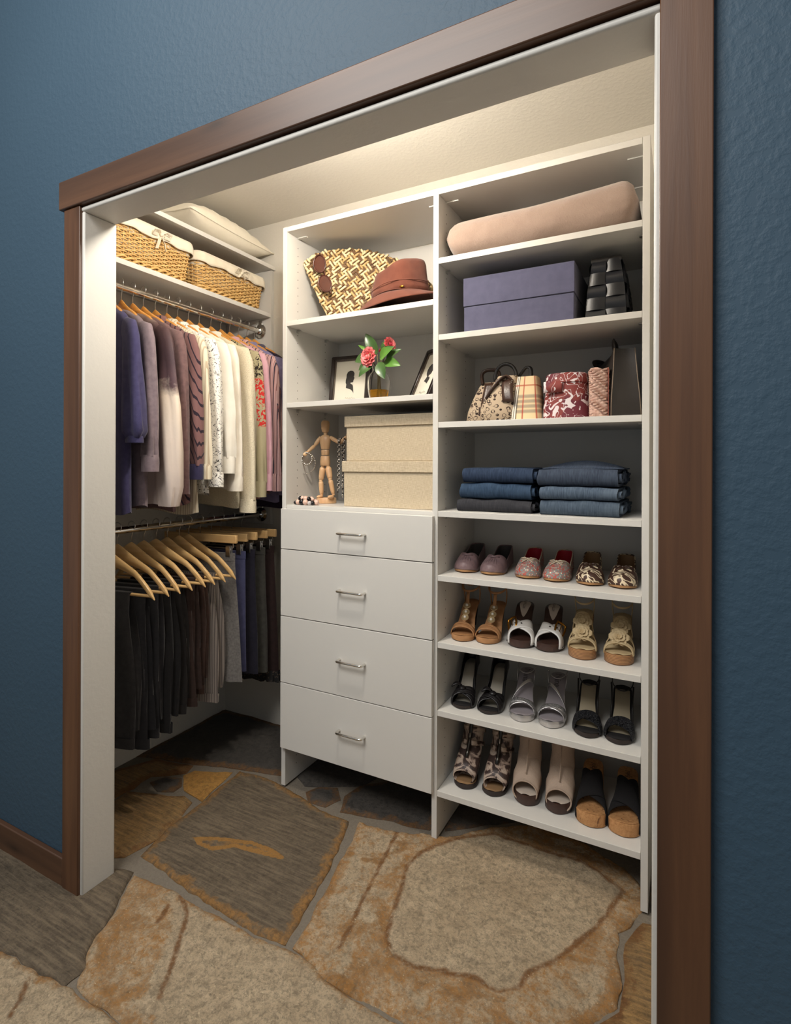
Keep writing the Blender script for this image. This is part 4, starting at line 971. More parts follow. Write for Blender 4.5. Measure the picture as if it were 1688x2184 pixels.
# linen boxes
n = NT('oatmeal_linen', .92, spec=.1); a = n.noise(1.0, 3, .6, n.map((60, 60, 900))); b = n.noise(1.0, 3, .6, n.map((900, 900, 60)))
n.col(n.mix(n.ramp(n.math('ADD', n.math('MULTIPLY', a, .5), n.math('MULTIPLY', b, .5)), [(.36, 0.), (.62, 1.)]), S(174, 156, 130), S(212, 197, 170))); n.bump(a, .0008, .6); n.bump(b, .0008, .6); LINEN = n.m
def lbox(loc, W, Dp, H, label, lidh=.040, mats=None, over=.006):
    t = thing('storage_box', label, 'box', loc); m1, m2 = mats or (LINEN, LINEN)
    MB().box(-W/2, W/2, 0, Dp, 0, H - .004).build('box_body', m1, t, bevel=.002)
    MB().box(-W/2 - over, W/2 + over, -over, Dp + over, H - lidh, H).build('lid', m2, t, bevel=.002)
    return t
lbox((.431, .055, SZ3), .366, .275, .168, 'lower oatmeal linen storage box on the counter')
lbox((.437, .057, SZ3 + .1685), .360, .272, .166, 'upper oatmeal linen storage box on top of the other')

# ================================================================== right bay: blanket, boxes
SZA, SZB, SZC_, SZD = 1.9242, 1.6712, 1.3822, 1.0882
FLEECE = NT('mauve_tan_fleece', .98, spec=.05); FLEECE.p.inputs['Sheen Weight'].default_value = .5
FLEECE.col(FLEECE.mix(FLEECE.noise(24, 4), S(166, 144, 130), S(148, 126, 114))); FLEECE.bump(FLEECE.noise(260, 4, .7), .003, .7); FLEECE.bump(FLEECE.noise(22, 3), .006, .6); FLEECE = FLEECE.m
def roll_ring(x, f, lo, hi, y0, y1, seed):
    R = []
    for j in range(30):
        th = 2*pi*j/30; c, s = cos(th), sin(th)
        ex = (abs(c) ** .55) * (1 if c >= 0 else -1); ey = (abs(s) ** .7) * (1 if s >= 0 else -1)
        zz = (lo + hi) / 2 + ey * (hi - lo) / 2; yy = (y0 + y1) / 2 + ex * (y1 - y0) / 2
        nz = .004 * noise.noise(Vector((x * 9, c * 2, s * 2 + seed)))
        R.append((x, yy + nz, max(lo, zz + (nz if s > -.5 else 0))))
    return R
bk = thing('folded_blanket', 'thick mauve tan fleece blanket folded on the top right shelf', 'blanket', (.96, .19, SZA))
for nm, lo, hi, ins, hb in (('upper_fold', .006, .132, 0, .55), ('lower_fold', .0, .050, .003, .45)):
    R = []
    for k in range(41):
        f = k / 40; e = min(1, min(f, 1 - f) / .075); sh = sqrt(max(.0, 1 - (1 - e) ** 2)); x = lerp(-.298 + ins, .294 if nm == 'upper_fold' else -.16, f)
        dz = .004 * sin(f * 7 + 1) + .026 * f if nm == 'upper_fold' else 0
        mid = lerp(lo, hi, hb); k2 = max(sh, .12)
        R.append(roll_ring(x, f, lerp(mid, lo, k2), lerp(mid, hi + dz, k2), -.168 + .022 * (1 - sh) + (.055 if nm == 'lower_fold' else 0), .15, 1))
    MB().rings(R).build(nm, FLEECE, bk, smooth=180)
LILAC = fabric('dusky_lilac_linen_board', S(92, 92, 116), S(85, 85, 108), 40, .0004, 1200, .8)
t = thing('lilac_box', 'dusky lilac lidded box on the shelf below the blanket', 'box', (.900, .050, SZB))
MB().box(-.176, .176, 0, .285, 0, .0925).build('box_body', LILAC, t, bevel=.0015); MB().box(-.178, .178, -.002, .287, .0945, .188).build('lid', LILAC, t, bevel=.0015)
MB().box(-.170, .170, .006, .279, .08, .10).build('inner_liner', LILAC, t, smooth=0)
# woven black leather box
t = thing('woven_leather_box', 'tapered black woven leather box beside the lilac box', 'box', (1.163, .085, SZB))
BLKW = plain('smooth_black_leather', S(24, 25, 30), .36)
WH, w0, w1, d0 = .195, .115, .076, .215
def wsec(z): f = z / WH; return lerp(w0, w1, f) / 2 * (1 + .10 * sin(pi * f)), lerp(d0, d0 - .03, f) / 2
m = MB(); m.rings([[(sx * (wsec(z)[0] - .004), .10 + sy * (wsec(z)[1] - .004), z) for sx, sy in ((-1, -1), (1, -1), (1, 1), (-1, 1))] for z in (0.001, .05, .10, .15, .185)]).build('lining', BLACKL, t, smooth=0)
def patch(side, i, nn, r, rows):
    z0, z1 = WH * r / rows * .97, WH * (r + 1) / rows * .97; vert = (i + r) % 2
    def pf(u, v):
        z = lerp(z0, z1, v); hx_, hy_ = wsec(z); a = lerp(-1, 1, (i + u) / nn); bul = .006 * (sin(pi * u) if vert else sin(pi * v)) + .001
        if side == 'f': return (a * hx_, .10 - hy_ - bul, z)
        if side == 'b': return (a * hx_, .10 + hy_ + bul, z)
        if side == 'l': return (-hx_ - bul, .10 + a * hy_, z)
        return (hx_ + bul, .10 + a * hy_, z)
    MB().grid(5, 5, pf).build('woven_strip', BLKW, t, smooth=180)
for r in range(5):
    for i in range(2): patch('f', i, 2, r, 5); patch('b', i, 2, r, 5)
    for i in range(4): patch('l', i, 4, r, 5); patch('r', i, 4, r, 5)
hx_, hy_ = wsec(.19); MB().tube([(sx * (hx_ + .001), .10 + sy * (hy_ + .001), .189) for sx, sy in ((-1, -1), (0, -1), (1, -1), (1, 0), (1, 1), (0, 1), (-1, 1), (-1, 0))], .009, 8, closed=True, ry=.004, upv=(0, 0, 1)).build('rim_binding', BLACKL, t, smooth=60)

# ---- handbags
def bagloft(secs, n=32, e=.5):
    """secs: (z, cx, cy, half width, half depth)"""
    R = []
    for z, cx, cy, a, b in secs:
        R.append([(cx + a * (abs(cos(th)) ** e) * (1 if cos(th) >= 0 else -1), cy + b * (abs(sin(th)) ** e) * (1 if sin(th) >= 0 else -1), z) for th in (2*pi*j/n for j in range(n))])
    return MB().rings(R)
n = NT('brown_and_cream_monogram_cloth', .8, spec=.2)
co = n.map((1, .6, 1.25), (0, .35, 0)); v = n.voro(60, co, rnd=.9); c2 = n.voro(74, n.map((1, .6, .8), (0, -.6, 0), (.31, .17, .23)), rnd=.9)
cut = n.ramp(n.noise(55, 1, .4), [(.46, 0.), (.52, 1.)]); ring = n.math('MAXIMUM', n.ramp(v, [(.34, 0.), (.37, 1.), (.42, 1.), (.45, 0.)]), n.math('MULTIPLY', cut, n.ramp(v, [(.20, 0.), (.24, 1.), (.42, 1.), (.45, 0.)])))
n.col(n.mix(ring, S(184, 164, 140), S(58, 45, 40))); n.bump(n.noise(800, 2), .0004); MONO = n.m
t = thing('handbag', 'brown monogram handbag with dark leather flap in the shelf corner', 'handbag', (.768, .150, SZC_), .12, 'handbags on the bag shelf')
bagloft([(.0, 0, 0, .060, .045), (.004, 0, 0, .066, .052), (.04, .004, 0, .064, .050), (.085, .010, 0, .052, .040), (.125, .016, 0, .038, .028), (.140, .018, 0, .030, .020)], e=.65).build('body', MONO, t, smooth=70)
MB().grid(3, 10, lambda u, v: (lerp(-.014, .020, u) + .012 * v + .006, -.060 + .026 * v ** 1.5 - .004 * sin(pi * v), .030 + .104 * v)).build('flap_strap', BROWNL, t, smooth=180, solid=.004)
MB().box(-.012, .030, -.0655, -.058, .022, .052).build('buckle_tab', BROWNL, t, bevel=.002)
MB().tube(cr([(-.006, -.020, .132), (-.010, -.022, .165), (.004, -.02, .180), (.036, -.016, .180), (.048, -.012, .165), (.040, -.01, .135)]), .006, 8, ry=.010).build('handle', BROWNL, t, smooth=180)
MB().ball((.012, -.062, .075), .006, 10, 6, (1, .5, 1)).build('snap', SILV, t, smooth=180)
t = thing('handbag', 'cream and brown monogram bucket bag with round dark handle', 'handbag', (.838, .100, SZC_), 0, 'handbags on the bag shelf')
bagloft([(.0, 0, 0, .062, .048), (.004, 0, 0, .068, .054), (.045, .0, 0, .066, .055), (.085, .006, 0, .056, .046), (.125, .016, 0, .042, .030), (.150, .022, 0, .032, .020)], e=.7).build('body', MONO, t, smooth=70)
MB().grid(3, 8, lambda u, v: (lerp(.020, .056, u) - .010 * v, -.054 + .030 * v ** 1.4 - .005 * sin(pi * v), .060 + .075 * v)).build('leather_side_tab', BROWNL, t, smooth=180, solid=.004)
MB().tube(cr([(-.040, -.040, .075), (-.020, -.040, .105), (.004, -.034, .135), (.024, -.026, .146), (.042, -.022, .130)]), .0045, 8, ry=.009).build('shoulder_strap', BROWNL, t, smooth=180)
MB().tube([(.012 + .036 * cos(a), .004, .150 + .042 * sin(a)) for a in [lerp(pi * 1.1, -pi * .1, k/16) for k in range(17)]], .006, 8).build('handle', BLACKL, t, smooth=180)
ch = MB()
for k in range(12): a = lerp(pi, 2*pi, k/11); ch.ball((.024 + .022 * cos(a), -.036, .135 + .020 * sin(a)), .0022, 6, 4)
stuff(ch.build('silver_chain', SILV, t, smooth=180, fix=False))
# plaid tote
n = NT('camel_tartan_cloth', .7, spec=.25); xyz = n.sep()
def band(ax, c, w): return n.ramp(n.math('ABSOLUTE', n.math('SUBTRACT', ax, c)), [(w * .9, 1.), (w * 1.1, 0.)])
c = S(222, 198, 156); Z = xyz[2]; X = n.math('DIVIDE', xyz[0], n.math('SUBTRACT', 1.0, n.math('MULTIPLY', Z, 2.4)))
for cz in (.028, .044, .060, .076): c = n.mix(n.math('MULTIPLY', band(Z, cz, .0042), .65), c, S(112, 104, 100))
for cx_ in (-.044, -.036, -.028): c = n.mix(band(X, cx_, .0018), c, S(34, 28, 28))
for cx_ in (-.040, -.032): c = n.mix(band(X, cx_, .0018), c, S(236, 230, 218))
c = n.mix(band(X, -.006, .0022), c, S(170, 52, 40)); c = n.mix(band(X, .040, .0020), c, S(170, 52, 40)); c = n.mix(band(Z, .112, .0016), c, S(176, 80, 56))
n.col(c); n.bump(n.noise(900, 2), .0003); PLAID = n.m
t = thing('handbag', 'camel tartan tote bag with red and black lines and black handle', 'handbag', (.926, .108, SZC_), 0, 'handbags on the bag shelf')
bagloft([(.0, 0, 0, .046, .055), (.003, 0, 0, .050, .060), (.03, 0, 0, .0475, .057), (.08, 0, 0, .041, .048), (.142, 0, 0, .032, .034)], e=.35).build('body', PLAID, t, smooth=60)
MB().tube(cr([(-.052, .03, .10), (-.046, .02, .135), (-.024, .012, .165), (-.010, .010, .178), (.004, .008, .172), (.006, .006, .142)]), .005, 8, ry=.008).build('handle', BLACKL, t, smooth=180)
# burgundy floral bags
n = NT('burgundy_cloth_with_white_flowers', .62, spec=.3); d = n.noise(24, 1, .4, dist=1.6); e = n.noise(42, 0, .4, n.map(loc=(.3, .1, .7)), 1.0)
ln = n.ramp(d, [(.468, 0.), (.478, 1.), (.500, 1.), (.510, 0.)]); bl_ = n.ramp(e, [(.63, 0.), (.65, 1.)])
base = n.mix(n.ramp(n.noise(14, 1), [(.48, 0.), (.52, 1.)]), S(128, 58, 54), S(104, 42, 52)); n.col(n.mix(n.math('MAXIMUM', ln, bl_), base, S(216, 206, 206))); BURG = n.m
t = thing('cosmetic_bag', 'burgundy bag with white flower print standing mid shelf', 'bag', (1.046, .115, SZC_), 0, 'handbags on the bag shelf')
bagloft([(.0, 0, 0, .070, .058), (.003, 0, 0, .076, .064), (.04, 0, 0, .072, .062), (.08, 0, 0, .066, .058), (.120, .0, 0, .062, .054), (.136, 0, 0, .060, .050), (.141, 0, 0, .05, .04)], e=.75).build('body', BURG, t, smooth=50)
MB().grid(2, 12, lambda u, v: ((lerp(-.060, -.004, v)), -.0605 - .003 * sin(pi * v), lerp(.082, .116, u))).build('front_pocket_flap', BURG, t, smooth=180, solid=.004)
bagloft([(.112, 0, 0, .0645, .056), (.114, 0, 0, .066, .058), (.140, 0, 0, .063, .053), (.144, 0, 0, .058, .048)], e=.75).build('top_band', BURG, t, smooth=50)
t = thing('cosmetic_bag', 'smaller dark plum flower-print pouch tucked behind the burgundy bag', 'bag', (.998, .235, SZC_), 0, 'handbags on the bag shelf')
bagloft([(.0, 0, 0, .040, .035), (.003, 0, 0, .045, .04), (.06, 0, 0, .043, .038), (.125, 0, 0, .036, .028), (.134, 0, 0, .028, .020)], e=.7).build('body', BURG, t, smooth=60)
MB().tube(cr([(-.030, 0, .125), (-.022, 0, .145), (.0, 0, .150), (.022, 0, .142), (.028, 0, .125)]), .004, 8, ry=.007).build('handle', BURG, t, smooth=180)
# pink ruffled clutch
PKR = plain('blush_pink_ruffle_cloth', S(236, 202, 184), .85, var=(S(222, 180, 162), 60))
t = thing('ruffled_clutch', 'blush pink ruffled clutch standing on edge', 'bag', (1.136, .123, SZC_), .22, 'handbags on the bag shelf')
MB().box(-.019, .019, -.066, .075, .001, .146).build('core', PKR, t, bevel=.008)
for i, z in enumerate([.003 + k * .0068 for k in range(21)]):
    Q = resample(rrect(.021, .072, .012), 84)
    MB().rings([[(x + nx * (o + .0035 * sin(k * 1.3 + i * 2.3) * w_), y + .0045 + ny * (o + .0035 * sin(k * 1.3 + i * 2.3) * w_), zz + .003 * sin(k * .7 + i) * w_) for k, (x, y, nx, ny) in enumerate(Q)] for o, zz, w_ in ((-.002, z, 0), (.004, z + .002, 1), (.0055, z + .008, 1))], True, False, False).build('ruffle', PKR, t, smooth=180)
MB().box(.0215, .0235, -.0745, -.070, .004, .146).build('edge_binding', plain('dark_pink_piping', S(150, 84, 70), .7), t)
# black leather tote
t = thing('leather_tote', 'tall dark brown black leather tote at the right end of the bag shelf', 'handbag', (1.184, .160, SZC_), .36, 'handbags on the bag shelf')
TOTE = plain('espresso_leather', S(42, 37, 33), .48, bump=(200, .0004), var=(S(40, 34, 30), 10)); SEAM = plain('tan_edge_piping', S(120, 104, 88), .5)
R = []
for z, a, y0, dz in ((0, .040, -.105, 0), (.004, .042, -.108, 0), (.06, .0395, -.103, 0), (.12, .0345, -.098, 0), (.17, .031, -.094, 0), (.205, .029, -.090, 0)):
    ring = []
    for k in range(14): ring.append((lerp(-a, a, k/13), y0 + .010 * sin(pi * k / 13) * (z / .2), z))
    for k in range(14): y = lerp(y0 + .002, .150, k/13); ring.append((a + (.004 * sin(pi * k/13)), y, z - (.045 * sin(pi * min(1, max(0, (y + .09) / .24))) * sst(.12, .205, z))))
    for k in range(14): ring.append((lerp(a, -a, k/13), .152, z))
    for k in range(14): y = lerp(.150, y0 + .002, k/13); ring.append((-a - (.010 * sin(pi * k/13) * (1 - z/.3)), y, z - (.045 * sin(pi * min(1, max(0, (y + .09) / .24))) * sst(.12, .205, z))))
    R.append(ring)
MB().rings(R).build('body', TOTE, t, smooth=60)
for s in (-1, 1):
    MB().tube([(s * a, y0 - .001, z) for z, a, y0, dz in ((.002, .042, -.108, 0), (.06, .0395, -.103, 0), (.12, .0345, -.098, 0), (.17, .031, -.094, 0), (.204, .029, -.090, 0))], .0016, 6).build('edge_piping', SEAM, t, smooth=180)
MB().tube(cr([(-.022, -.070, .195), (-.024, -.062, .220), (-.018, -.040, .232), (.0, -.010, .215), (.004, .05, .185)]), .004, 8, ry=.012).build('shoulder_strap', TOTE, t, smooth=180)
MB().tube(cr([(-.030, .110, .180), (-.034, .125, .200), (-.02, .135, .206), (.006, .138, .198)]), .004, 8, ry=.010).build('strap_end', TOTE, t, smooth=180)

# ---- folded jeans
def denim(name, c1, c2, worn):
    n = NT(name, .9, spec=.15); a = n.noise(1.0, 3, .6, n.map((420, 40, 40))); b = n.noise(12, 3)
    col = n.mix(n.ramp(a, [(.35, 0.), (.65, 1.)]), c1, c2); n.col(n.mix(n.ramp(b, [(.45, 0.), (.75, .55)]), col, worn)); n.bump(a, .0005, .7); n.bump(n.noise(18, 3), .004, .5); return n.m
DEN = [denim('dark_indigo_denim', S(36, 46, 66), S(50, 63, 84), S(62, 76, 98)), denim('mid_indigo_denim', S(40, 56, 76), S(54, 72, 94), S(68, 86, 108)), denim('black_grey_denim', S(44, 44, 48), S(56, 56, 60), S(62, 62, 66)),
       denim('slate_blue_denim', S(50, 58, 72), S(66, 75, 90), S(80, 90, 104)), denim('faded_blue_denim', S(62, 74, 90), S(84, 98, 114), S(108, 120, 132)), denim('greyed_blue_denim', S(58, 70, 84), S(78, 90, 104), S(96, 108, 118))]
def jeans(cx, z, W, H, D_, mat, label, seed, pocket=False, yf=.035):
    t = thing('folded_jeans', label, 'jeans', (cx, yf, z), .02 * sin(seed), 'folded jeans')
    for L, (ins, h0, h1, dx, nm) in enumerate(((0, 0, H, 0, 'outer_fold'), (.012, H * .22, H * .80, .010, 'inner_fold'))):
        R = []
        th = .0085 if L == 0 else H * .20
        prof = []           # U-shaped section in (y, z), open at the back
        hh = (h1 - h0) / 2
        for k in range(9): a = -pi/2 - pi * k / 8; prof.append((hh + hh * cos(a) * .8 - (0) , h0 + hh + hh * sin(a)))
        outer = [(D_, h0)] + [(y + ins, z_) for y, z_ in prof] + [(D_, h1)]
        hi = max(hh - th, .002); inner = [(D_, h1 - th)] + [(hh + hi * cos(-pi/2 - pi * k / 8) * .8 + ins, h0 + hh + hi * sin(-pi/2 - pi * k / 8)) for k in range(8, -1, -1)] + [(D_, h0 + th)]
        sec = outer + inner
        for k in range(13):
            f = k / 12; x = lerp(-W/2 + ins * .3, W/2 + dx, f); e = .004 * noise.noise(Vector((f * 4, seed, L)))
            R.append([(x + .004 * noise.noise(Vector((y * 20, z_ * 30, seed + k * .1))), y - e * 2 * (y < .1), max(0.0002, z_ + (e if z_ > H * .5 else 0) - .004 * (f - .5) ** 2 * 4 * (z_ > H * .6))) for y, z_ in sec])
        MB().rings(R).build(nm, mat, t, smooth=60)
    MB().box(-W/2 + .01, W/2 - .006, .02, D_, H * .18, H * .82).build('inner_layers', mat, t, bevel=.004)
    MB().tube([(W/2 + .004 + .006 * sin(k * 1.1), .05 + .018 * k, H * .5 + H * .3 * sin(k * 1.9 + seed)) for k in range(11)], .007, 6).build('side_seam', mat, t, smooth=180)
    if pocket:
        MB().grid(8, 8, lambda u, v: (lerp(-.03, .055, u), .06 + .075 * v, H + .002 + .006 * sin(pi * u) * sin(pi * v))).build('back_pocket', mat, t, smooth=180, solid=.003)
        MB().grid(12, 10, lambda u, v: (lerp(-W/2 + .01, W/2 + .012, u), .03 + .2 * v, H - .001 + .024 * sin(pi * u) ** .8 * sin(pi * min(1, v * 1.3)))).build('rumpled_top', mat, t, smooth=180, solid=.003)
        MB().box(.010, .040, .058, .0605, H + .006, H + .0085).build('leather_patch', plain('tan_label_leather', S(150, 96, 44), .6), t)
    return t
jeans(.828, SZD, .245, .041, .27, DEN[2], 'black grey jeans at the bottom of the left stack', 1)
jeans(.832, SZD + .042, .232, .052, .27, DEN[1], 'mid indigo jeans in the middle of the left stack', 2)
jeans(.838, SZD + .095, .232, .050, .27, DEN[0], 'dark indigo jeans on top of the left stack', 3)
jeans(1.092, SZD, .228, .047, .27, DEN[5], 'greyed blue jeans at the bottom of the right stack', 4, yf=.028)
jeans(1.090, SZD + .048, .226, .040, .27, DEN[4], 'faded blue jeans in the middle of the right stack', 5, yf=.028)
jeans(1.088, SZD + .089, .232, .054, .27, DEN[3], 'slate blue jeans with a back pocket on top of the right stack', 6, True, yf=.028)
# ================================================================== shoes
# local frame of a shoe: toe tip at y = 0, heel toward +y, sole on z = 0; s runs 0 (heel) .. 1 (toe)
OUTL = [(0, 0), (.004, .008), (.015, .016), (.05, .0235), (.12, .0275), (.25, .0275), (.42, .0275), (.55, .032), (.68, .0385), (.78, .0405), (.86, .0385), (.93, .031), (.97, .021), (.99, .012), (.997, .006), (1, 0)]
OUTP = [(0, .004), (.015, .016), (.05, .0235), (.12, .0275), (.25, .0275), (.42, .0275), (.55, .032), (.68, .0375), (.78, .0385), (.86, .035), (.93, .027), (.97, .019), (.99, .012), (1, .003)]
FOOT = [(0, .040), (.1, .050), (.25, .054), (.4, .046), (.55, .038), (.68, .032), (.8, .026), (.9, .020), (1, .014)]
class Shoe:
    def __init__(s, name, L=.232, heel=.01, plat=.008, side=1, w=1.0, spring=.004, out=OUTL, inturn=.007):
        s.L, s.H, s.P, s.side, s.w, s.sp, s.out, s.it = L, heel, plat, side, w, spring, out, inturn
        s.Lh = sqrt(L * L - max(0, heel - plat) ** 2)
    def y(s, q): return (1 - q) * s.Lh
    def hw(s, q): return tab(s.out, q) * s.w
    def cx(s, q): return s.side * s.it * sst(.35, 1, q) - s.side * s.it * .6
    def z(s, q):
        t = sst(.16, .70, q); return lerp(s.H, s.P, t) + s.sp * sst(.82, 1, q) * 1.0 - .003 * sst(.16, 0, q) * (s.H > .03) * -1
    def stations(s, a=0., b=1., n=30): return [lerp(a, b, k / n) for k in range(n + 1)]
    def sole(s, root, mat, thick=.006, wedge=False, flush=1.0, top=0.0, name='sole'):
        R = []; ss = sorted(set([0, .004, .015, .035, .06, .95, .975, .99, 1] + s.stations(.08, .94, 26)))
        for q in ss:
            w = max(.005, s.hw(q) * flush); c = s.cx(q); zt = s.z(q) + top; y = s.y(q)
            zb = 0.0 if wedge else max(0.0, zt - thick)
            if not wedge and q > .72: zb = min(zb, s.sp * sst(.82, 1, q) * .8) if s.P <= thick + .012 or True else zb
            if not wedge and .60 < q <= .72: zb = lerp(max(0, zt - thick), 0, sst(.60, .72, q))
            if wedge: zb = s.sp * sst(.86, 1, q) * .8
            b = min(.002, (zt - zb) * .3)
            R.append([(c - w + b, y, zb), (c - w, y, zb + b), (c - w, y, zt - b), (c - w + b, y, zt), (c + w - b, y, zt), (c + w, y, zt - b), (c + w, y, zb + b), (c + w - b, y, zb)])
        return MB().rings(R).build(name, mat, root, smooth=50)
    def insole(s, root, mat, a=.01, b=.99, inset=.90, lift=.0012, name='insole', dome=.001):
        def pf(u, v):
            q = lerp(a, b, u); e = (2*v - 1); return (s.cx(q) + e * s.hw(q) * inset, s.y(q), s.z(q) + lift + dome * (1 - e * e))
        return MB().grid(30, 6, pf).build(name, mat, root, smooth=180)
    def stiletto(s, root, mat, r0=.022, r1=.006, q=.07, block=False):
        zt = s.H - .004; y0 = s.y(q); c = s.cx(q); R = []
        for k in range(9):
            f = k / 8; z = zt * (1 - f); ff = f ** (.55 if not block else 1)
            a = lerp(r0, r1, ff); b = lerp(r0 * 1.05, r1, ff); yc = y0 - lerp(.002, -.004 if not block else -.006, f)
            R.append([(c + a * cos(2*pi*j/14) * (1 if not block else 1.0), yc + b * sin(2*pi*j/14), z) for j in range(14)])
        return MB().rings(R).build('heel', mat, root, smooth=60)
    def arch(s, q, th, H):   # point on the foot arch at station q, angle th (0 = -x side .. pi = +x side)
        w = s.hw(q) * 1.03
        return Vector((s.cx(q) - w * cos(th) * (1 if abs(cos(th)) < .98 else 1), s.y(q), s.z(q) - .001 + H * sin(th) ** .8))
    def strap(s, root, mat, ql, qr, width, hl=None, name='strap', th=.0022, lift=0, t0=0., t1=1., mid=None, below=.004, wr=0):
        """band over the foot from station ql on the -x side to qr on the +x side"""
        def pf(u, v):
            t = lerp(t0, t1, u); q0 = lerp(ql, qr, t) if mid is None else ((1-t)**2 * ql + 2*t*(1-t) * mid + t*t * qr)
            q = q0 + (v - .5) * width / s.Lh * -1
            q = min(.995, max(.0, q)); H = (hl if hl is not None else tab(FOOT, q)) + lift
            p = s.arch(q, pi * t, H); p.z -= below * (abs(2*t - 1) ** 6)
            p.z += wr * sin(v * 16 + t * 3) * sin(pi * t)
            return p
        return MB().grid(22, 5 if not wr else 12, pf).build(name, mat, root, smooth=180, solid=th)
    def upper(s, root, mat, open_fn, Hs=1.0, H_fn=None, th=.0022, a=0., b=1., name='upper', nv=9, n=44):
        """two half sheets from the sole edge upward to the topline open_fn(q) in (0..pi/2]"""
        m = MB()
        for sd in (0, 1):
            def pf(u, v):
                q = lerp(a, b, .5 - .5 * cos(pi * u) if a == 0 else u)
                e = open_fn(q); t = e * v; H = H_fn(q) if H_fn else tab(FOOT, q) * Hs
                p = s.arch(q, t if sd == 0 else pi - t, H); return p
            m.grid(n, nv, pf)
        return m.build(name, mat, root, smooth=180, solid=th, weld=.0001)
    def ankle(s, root, mat, zh, r=.0035, ry=None, q=.16, ax=.026, ay=.034, tilt=.0, name='ankle_strap', yc=None):
        y0 = s.y(q) if yc is None else yc
        P = [(s.cx(.2) + ax * cos(2*pi*k/32), y0 + ay * sin(2*pi*k/32), zh + tilt * sin(2*pi*k/32)) for k in range(32)]
        return MB().tube(P, r, 6, closed=True, ry=ry, upv=(0, 0, 1)).build(name, mat, root, smooth=180)

def text_mesh(body, size, mat, name, parent, M):
    c = bpy.data.curves.new('tmp_text', 'FONT'); c.body = body; c.size = size; c.align_x = 'CENTER'; c.align_y = 'CENTER'; c.resolution_u = 2
    o = bpy.data.objects.new('tmp_text', c); COL.objects.link(o); bpy.context.view_layer.update()
    me = bpy.data.meshes.new_from_object(o.evaluated_get(bpy.context.evaluated_depsgraph_get())); bpy.data.objects.remove(o)
    me.transform(M); me.name = name; return obj(name, me, mat, parent)
def insole_text(sh, root, body, size, mat, q, flip=False, lift=.0042):
    q1, q2 = (q - .06, q + .06) if flip else (q + .06, q - .06)
    a = Vector((sh.cx(q), sh.y(q1), sh.z(q1))); b = Vector((sh.cx(q), sh.y(q2), sh.z(q2))); d = (b - a).normalized()
    x = Vector((-1, 0, 0)) if flip else Vector((1, 0, 0)); nn = x.cross(d).normalized()
    M = Matrix((d, -x, nn)).transposed().to_4x4()
    c = Vector((sh.cx(q), sh.y(q), sh.z(q) + lift)); M.translation = c
    text_mesh(body, size, mat, 'insole_lettering', root, M)

def pair(name, cat, xs, ys, z, labels, builder, group, yaw=.07):
    for i, (x, y, sd) in enumerate(zip(xs, ys, (1, -1))):
        t = thing(name, labels[i], cat, (x, y, z), yaw if not isinstance(yaw, tuple) else yaw[i], group)
        builder(t, sd)

TANS = plain('tan_sole_leather', S(176, 132, 88), .5, var=(S(150, 108, 68), 40)); DKS = plain('dark_rubber_sole', S(44, 34, 30), .6)
# ---- shelf 1: ballet flats
F1 = .8762
def flat_open(q):   # topline: low at the sides, closed over the toes
    return lerp(.82, .62, sst(.0, .35, q)) if q < .62 else lerp(.62, pi/2, sst(.60, .74, q) ** 1.0)
def flat(t, sd, up, lin, sole_m, bow=None, top=None, bowm=None):
    s = Shoe('f', .238, .012, .007, sd, 1.0, .006)
    s.sole(t, sole_m, .006); s.insole(t, lin, .01, .98, .93, .002)
    Hf = lambda q: tab([(0, .105), (.15, .105), (.35, .088), (.55, .072), (.68, .058), (.78, .046), (.86, .038), (.93, .031), (.98, .022), (1, .010)], q)
    of = lambda q: (lerp(.50, .34, sst(.02, .40, q)) if q < .56 else lerp(.34, pi/2, sst(.56, .775, q) ** 1.25))
    s.upper(t, up, of, H_fn=Hf)
    # lining inside
    s2 = Shoe('f', .231, .012, .007, sd, .935, .006); m = MB()
    for k in (0, 1):
        m.grid(36, 8, lambda u, v, k=k: s2.arch(lerp(0, .76, u), (of(lerp(0, .76, u)) * .97 * v if k == 0 else pi - of(lerp(0, .76, u)) * .97 * v), Hf(lerp(0, .76, u)) * .98))
    m.mv(0, .0035, 0).build('lining', lin, t, smooth=180, weld=.0001)
    # topline binding
    P = [s.arch(q, of(q), Hf(q)) for q in s.stations(.0, .745, 34)]; Q = [s.arch(q, pi - of(q), Hf(q)) for q in s.stations(.745, .0, 34)]
    MB().tube(P + Q, .0017, 6, closed=True).build('topline_binding', top or up, t, smooth=180)
    c = s.arch(.775, pi/2, Hf(.775))
    if bow == 'pleat':
        for k in range(5): e = (k - 2); P = [s.arch(lerp(.785, .95, f), pi/2 + e * lerp(.08, .34, f), Hf(lerp(.785, .95, f)) + .001) for f in (0, .25, .5, .75, 1)]; MB().tube(P, [.0012, .0022, .0022, .0018, .0008], 6).build('pleat', up, t, smooth=180)
        MB().tube([c + Vector((-.018, .006, .000)), c + Vector((0, -.003, .003)), c + Vector((.018, .006, 0))], .003, 6).build('knot', bowm or up, t, smooth=180)
    elif bow:
        m = MB()
        for e in (1, -1):
            m.tube([c + Vector((0, 0, .004)), c + Vector((e * .010, -.002, .009)), c + Vector((e * .021, 0, .006)), c + Vector((e * .018, .002, .002)), c + Vector((e * .004, 0, .003))], .0022, 6)
            m.tube([c + Vector((0, 0, .004)), c + Vector((e * .010, -.010, .0)), c + Vector((e * .019, -.013, -.005))], .0018, 6)
            m.tube([c + Vector((0, 0, .003))] + [s.arch(q, th, Hf(q) + .001) for q, th in ((.765, pi/2 - e * .3), (.745, pi/2 - e * .55), (.70, pi/2 - e * .85))], .0020, 6)
        m.ball(c + Vector((0, -.001, .005)), .0042, 8, 6); m.build('bow', bowm, t, smooth=180)
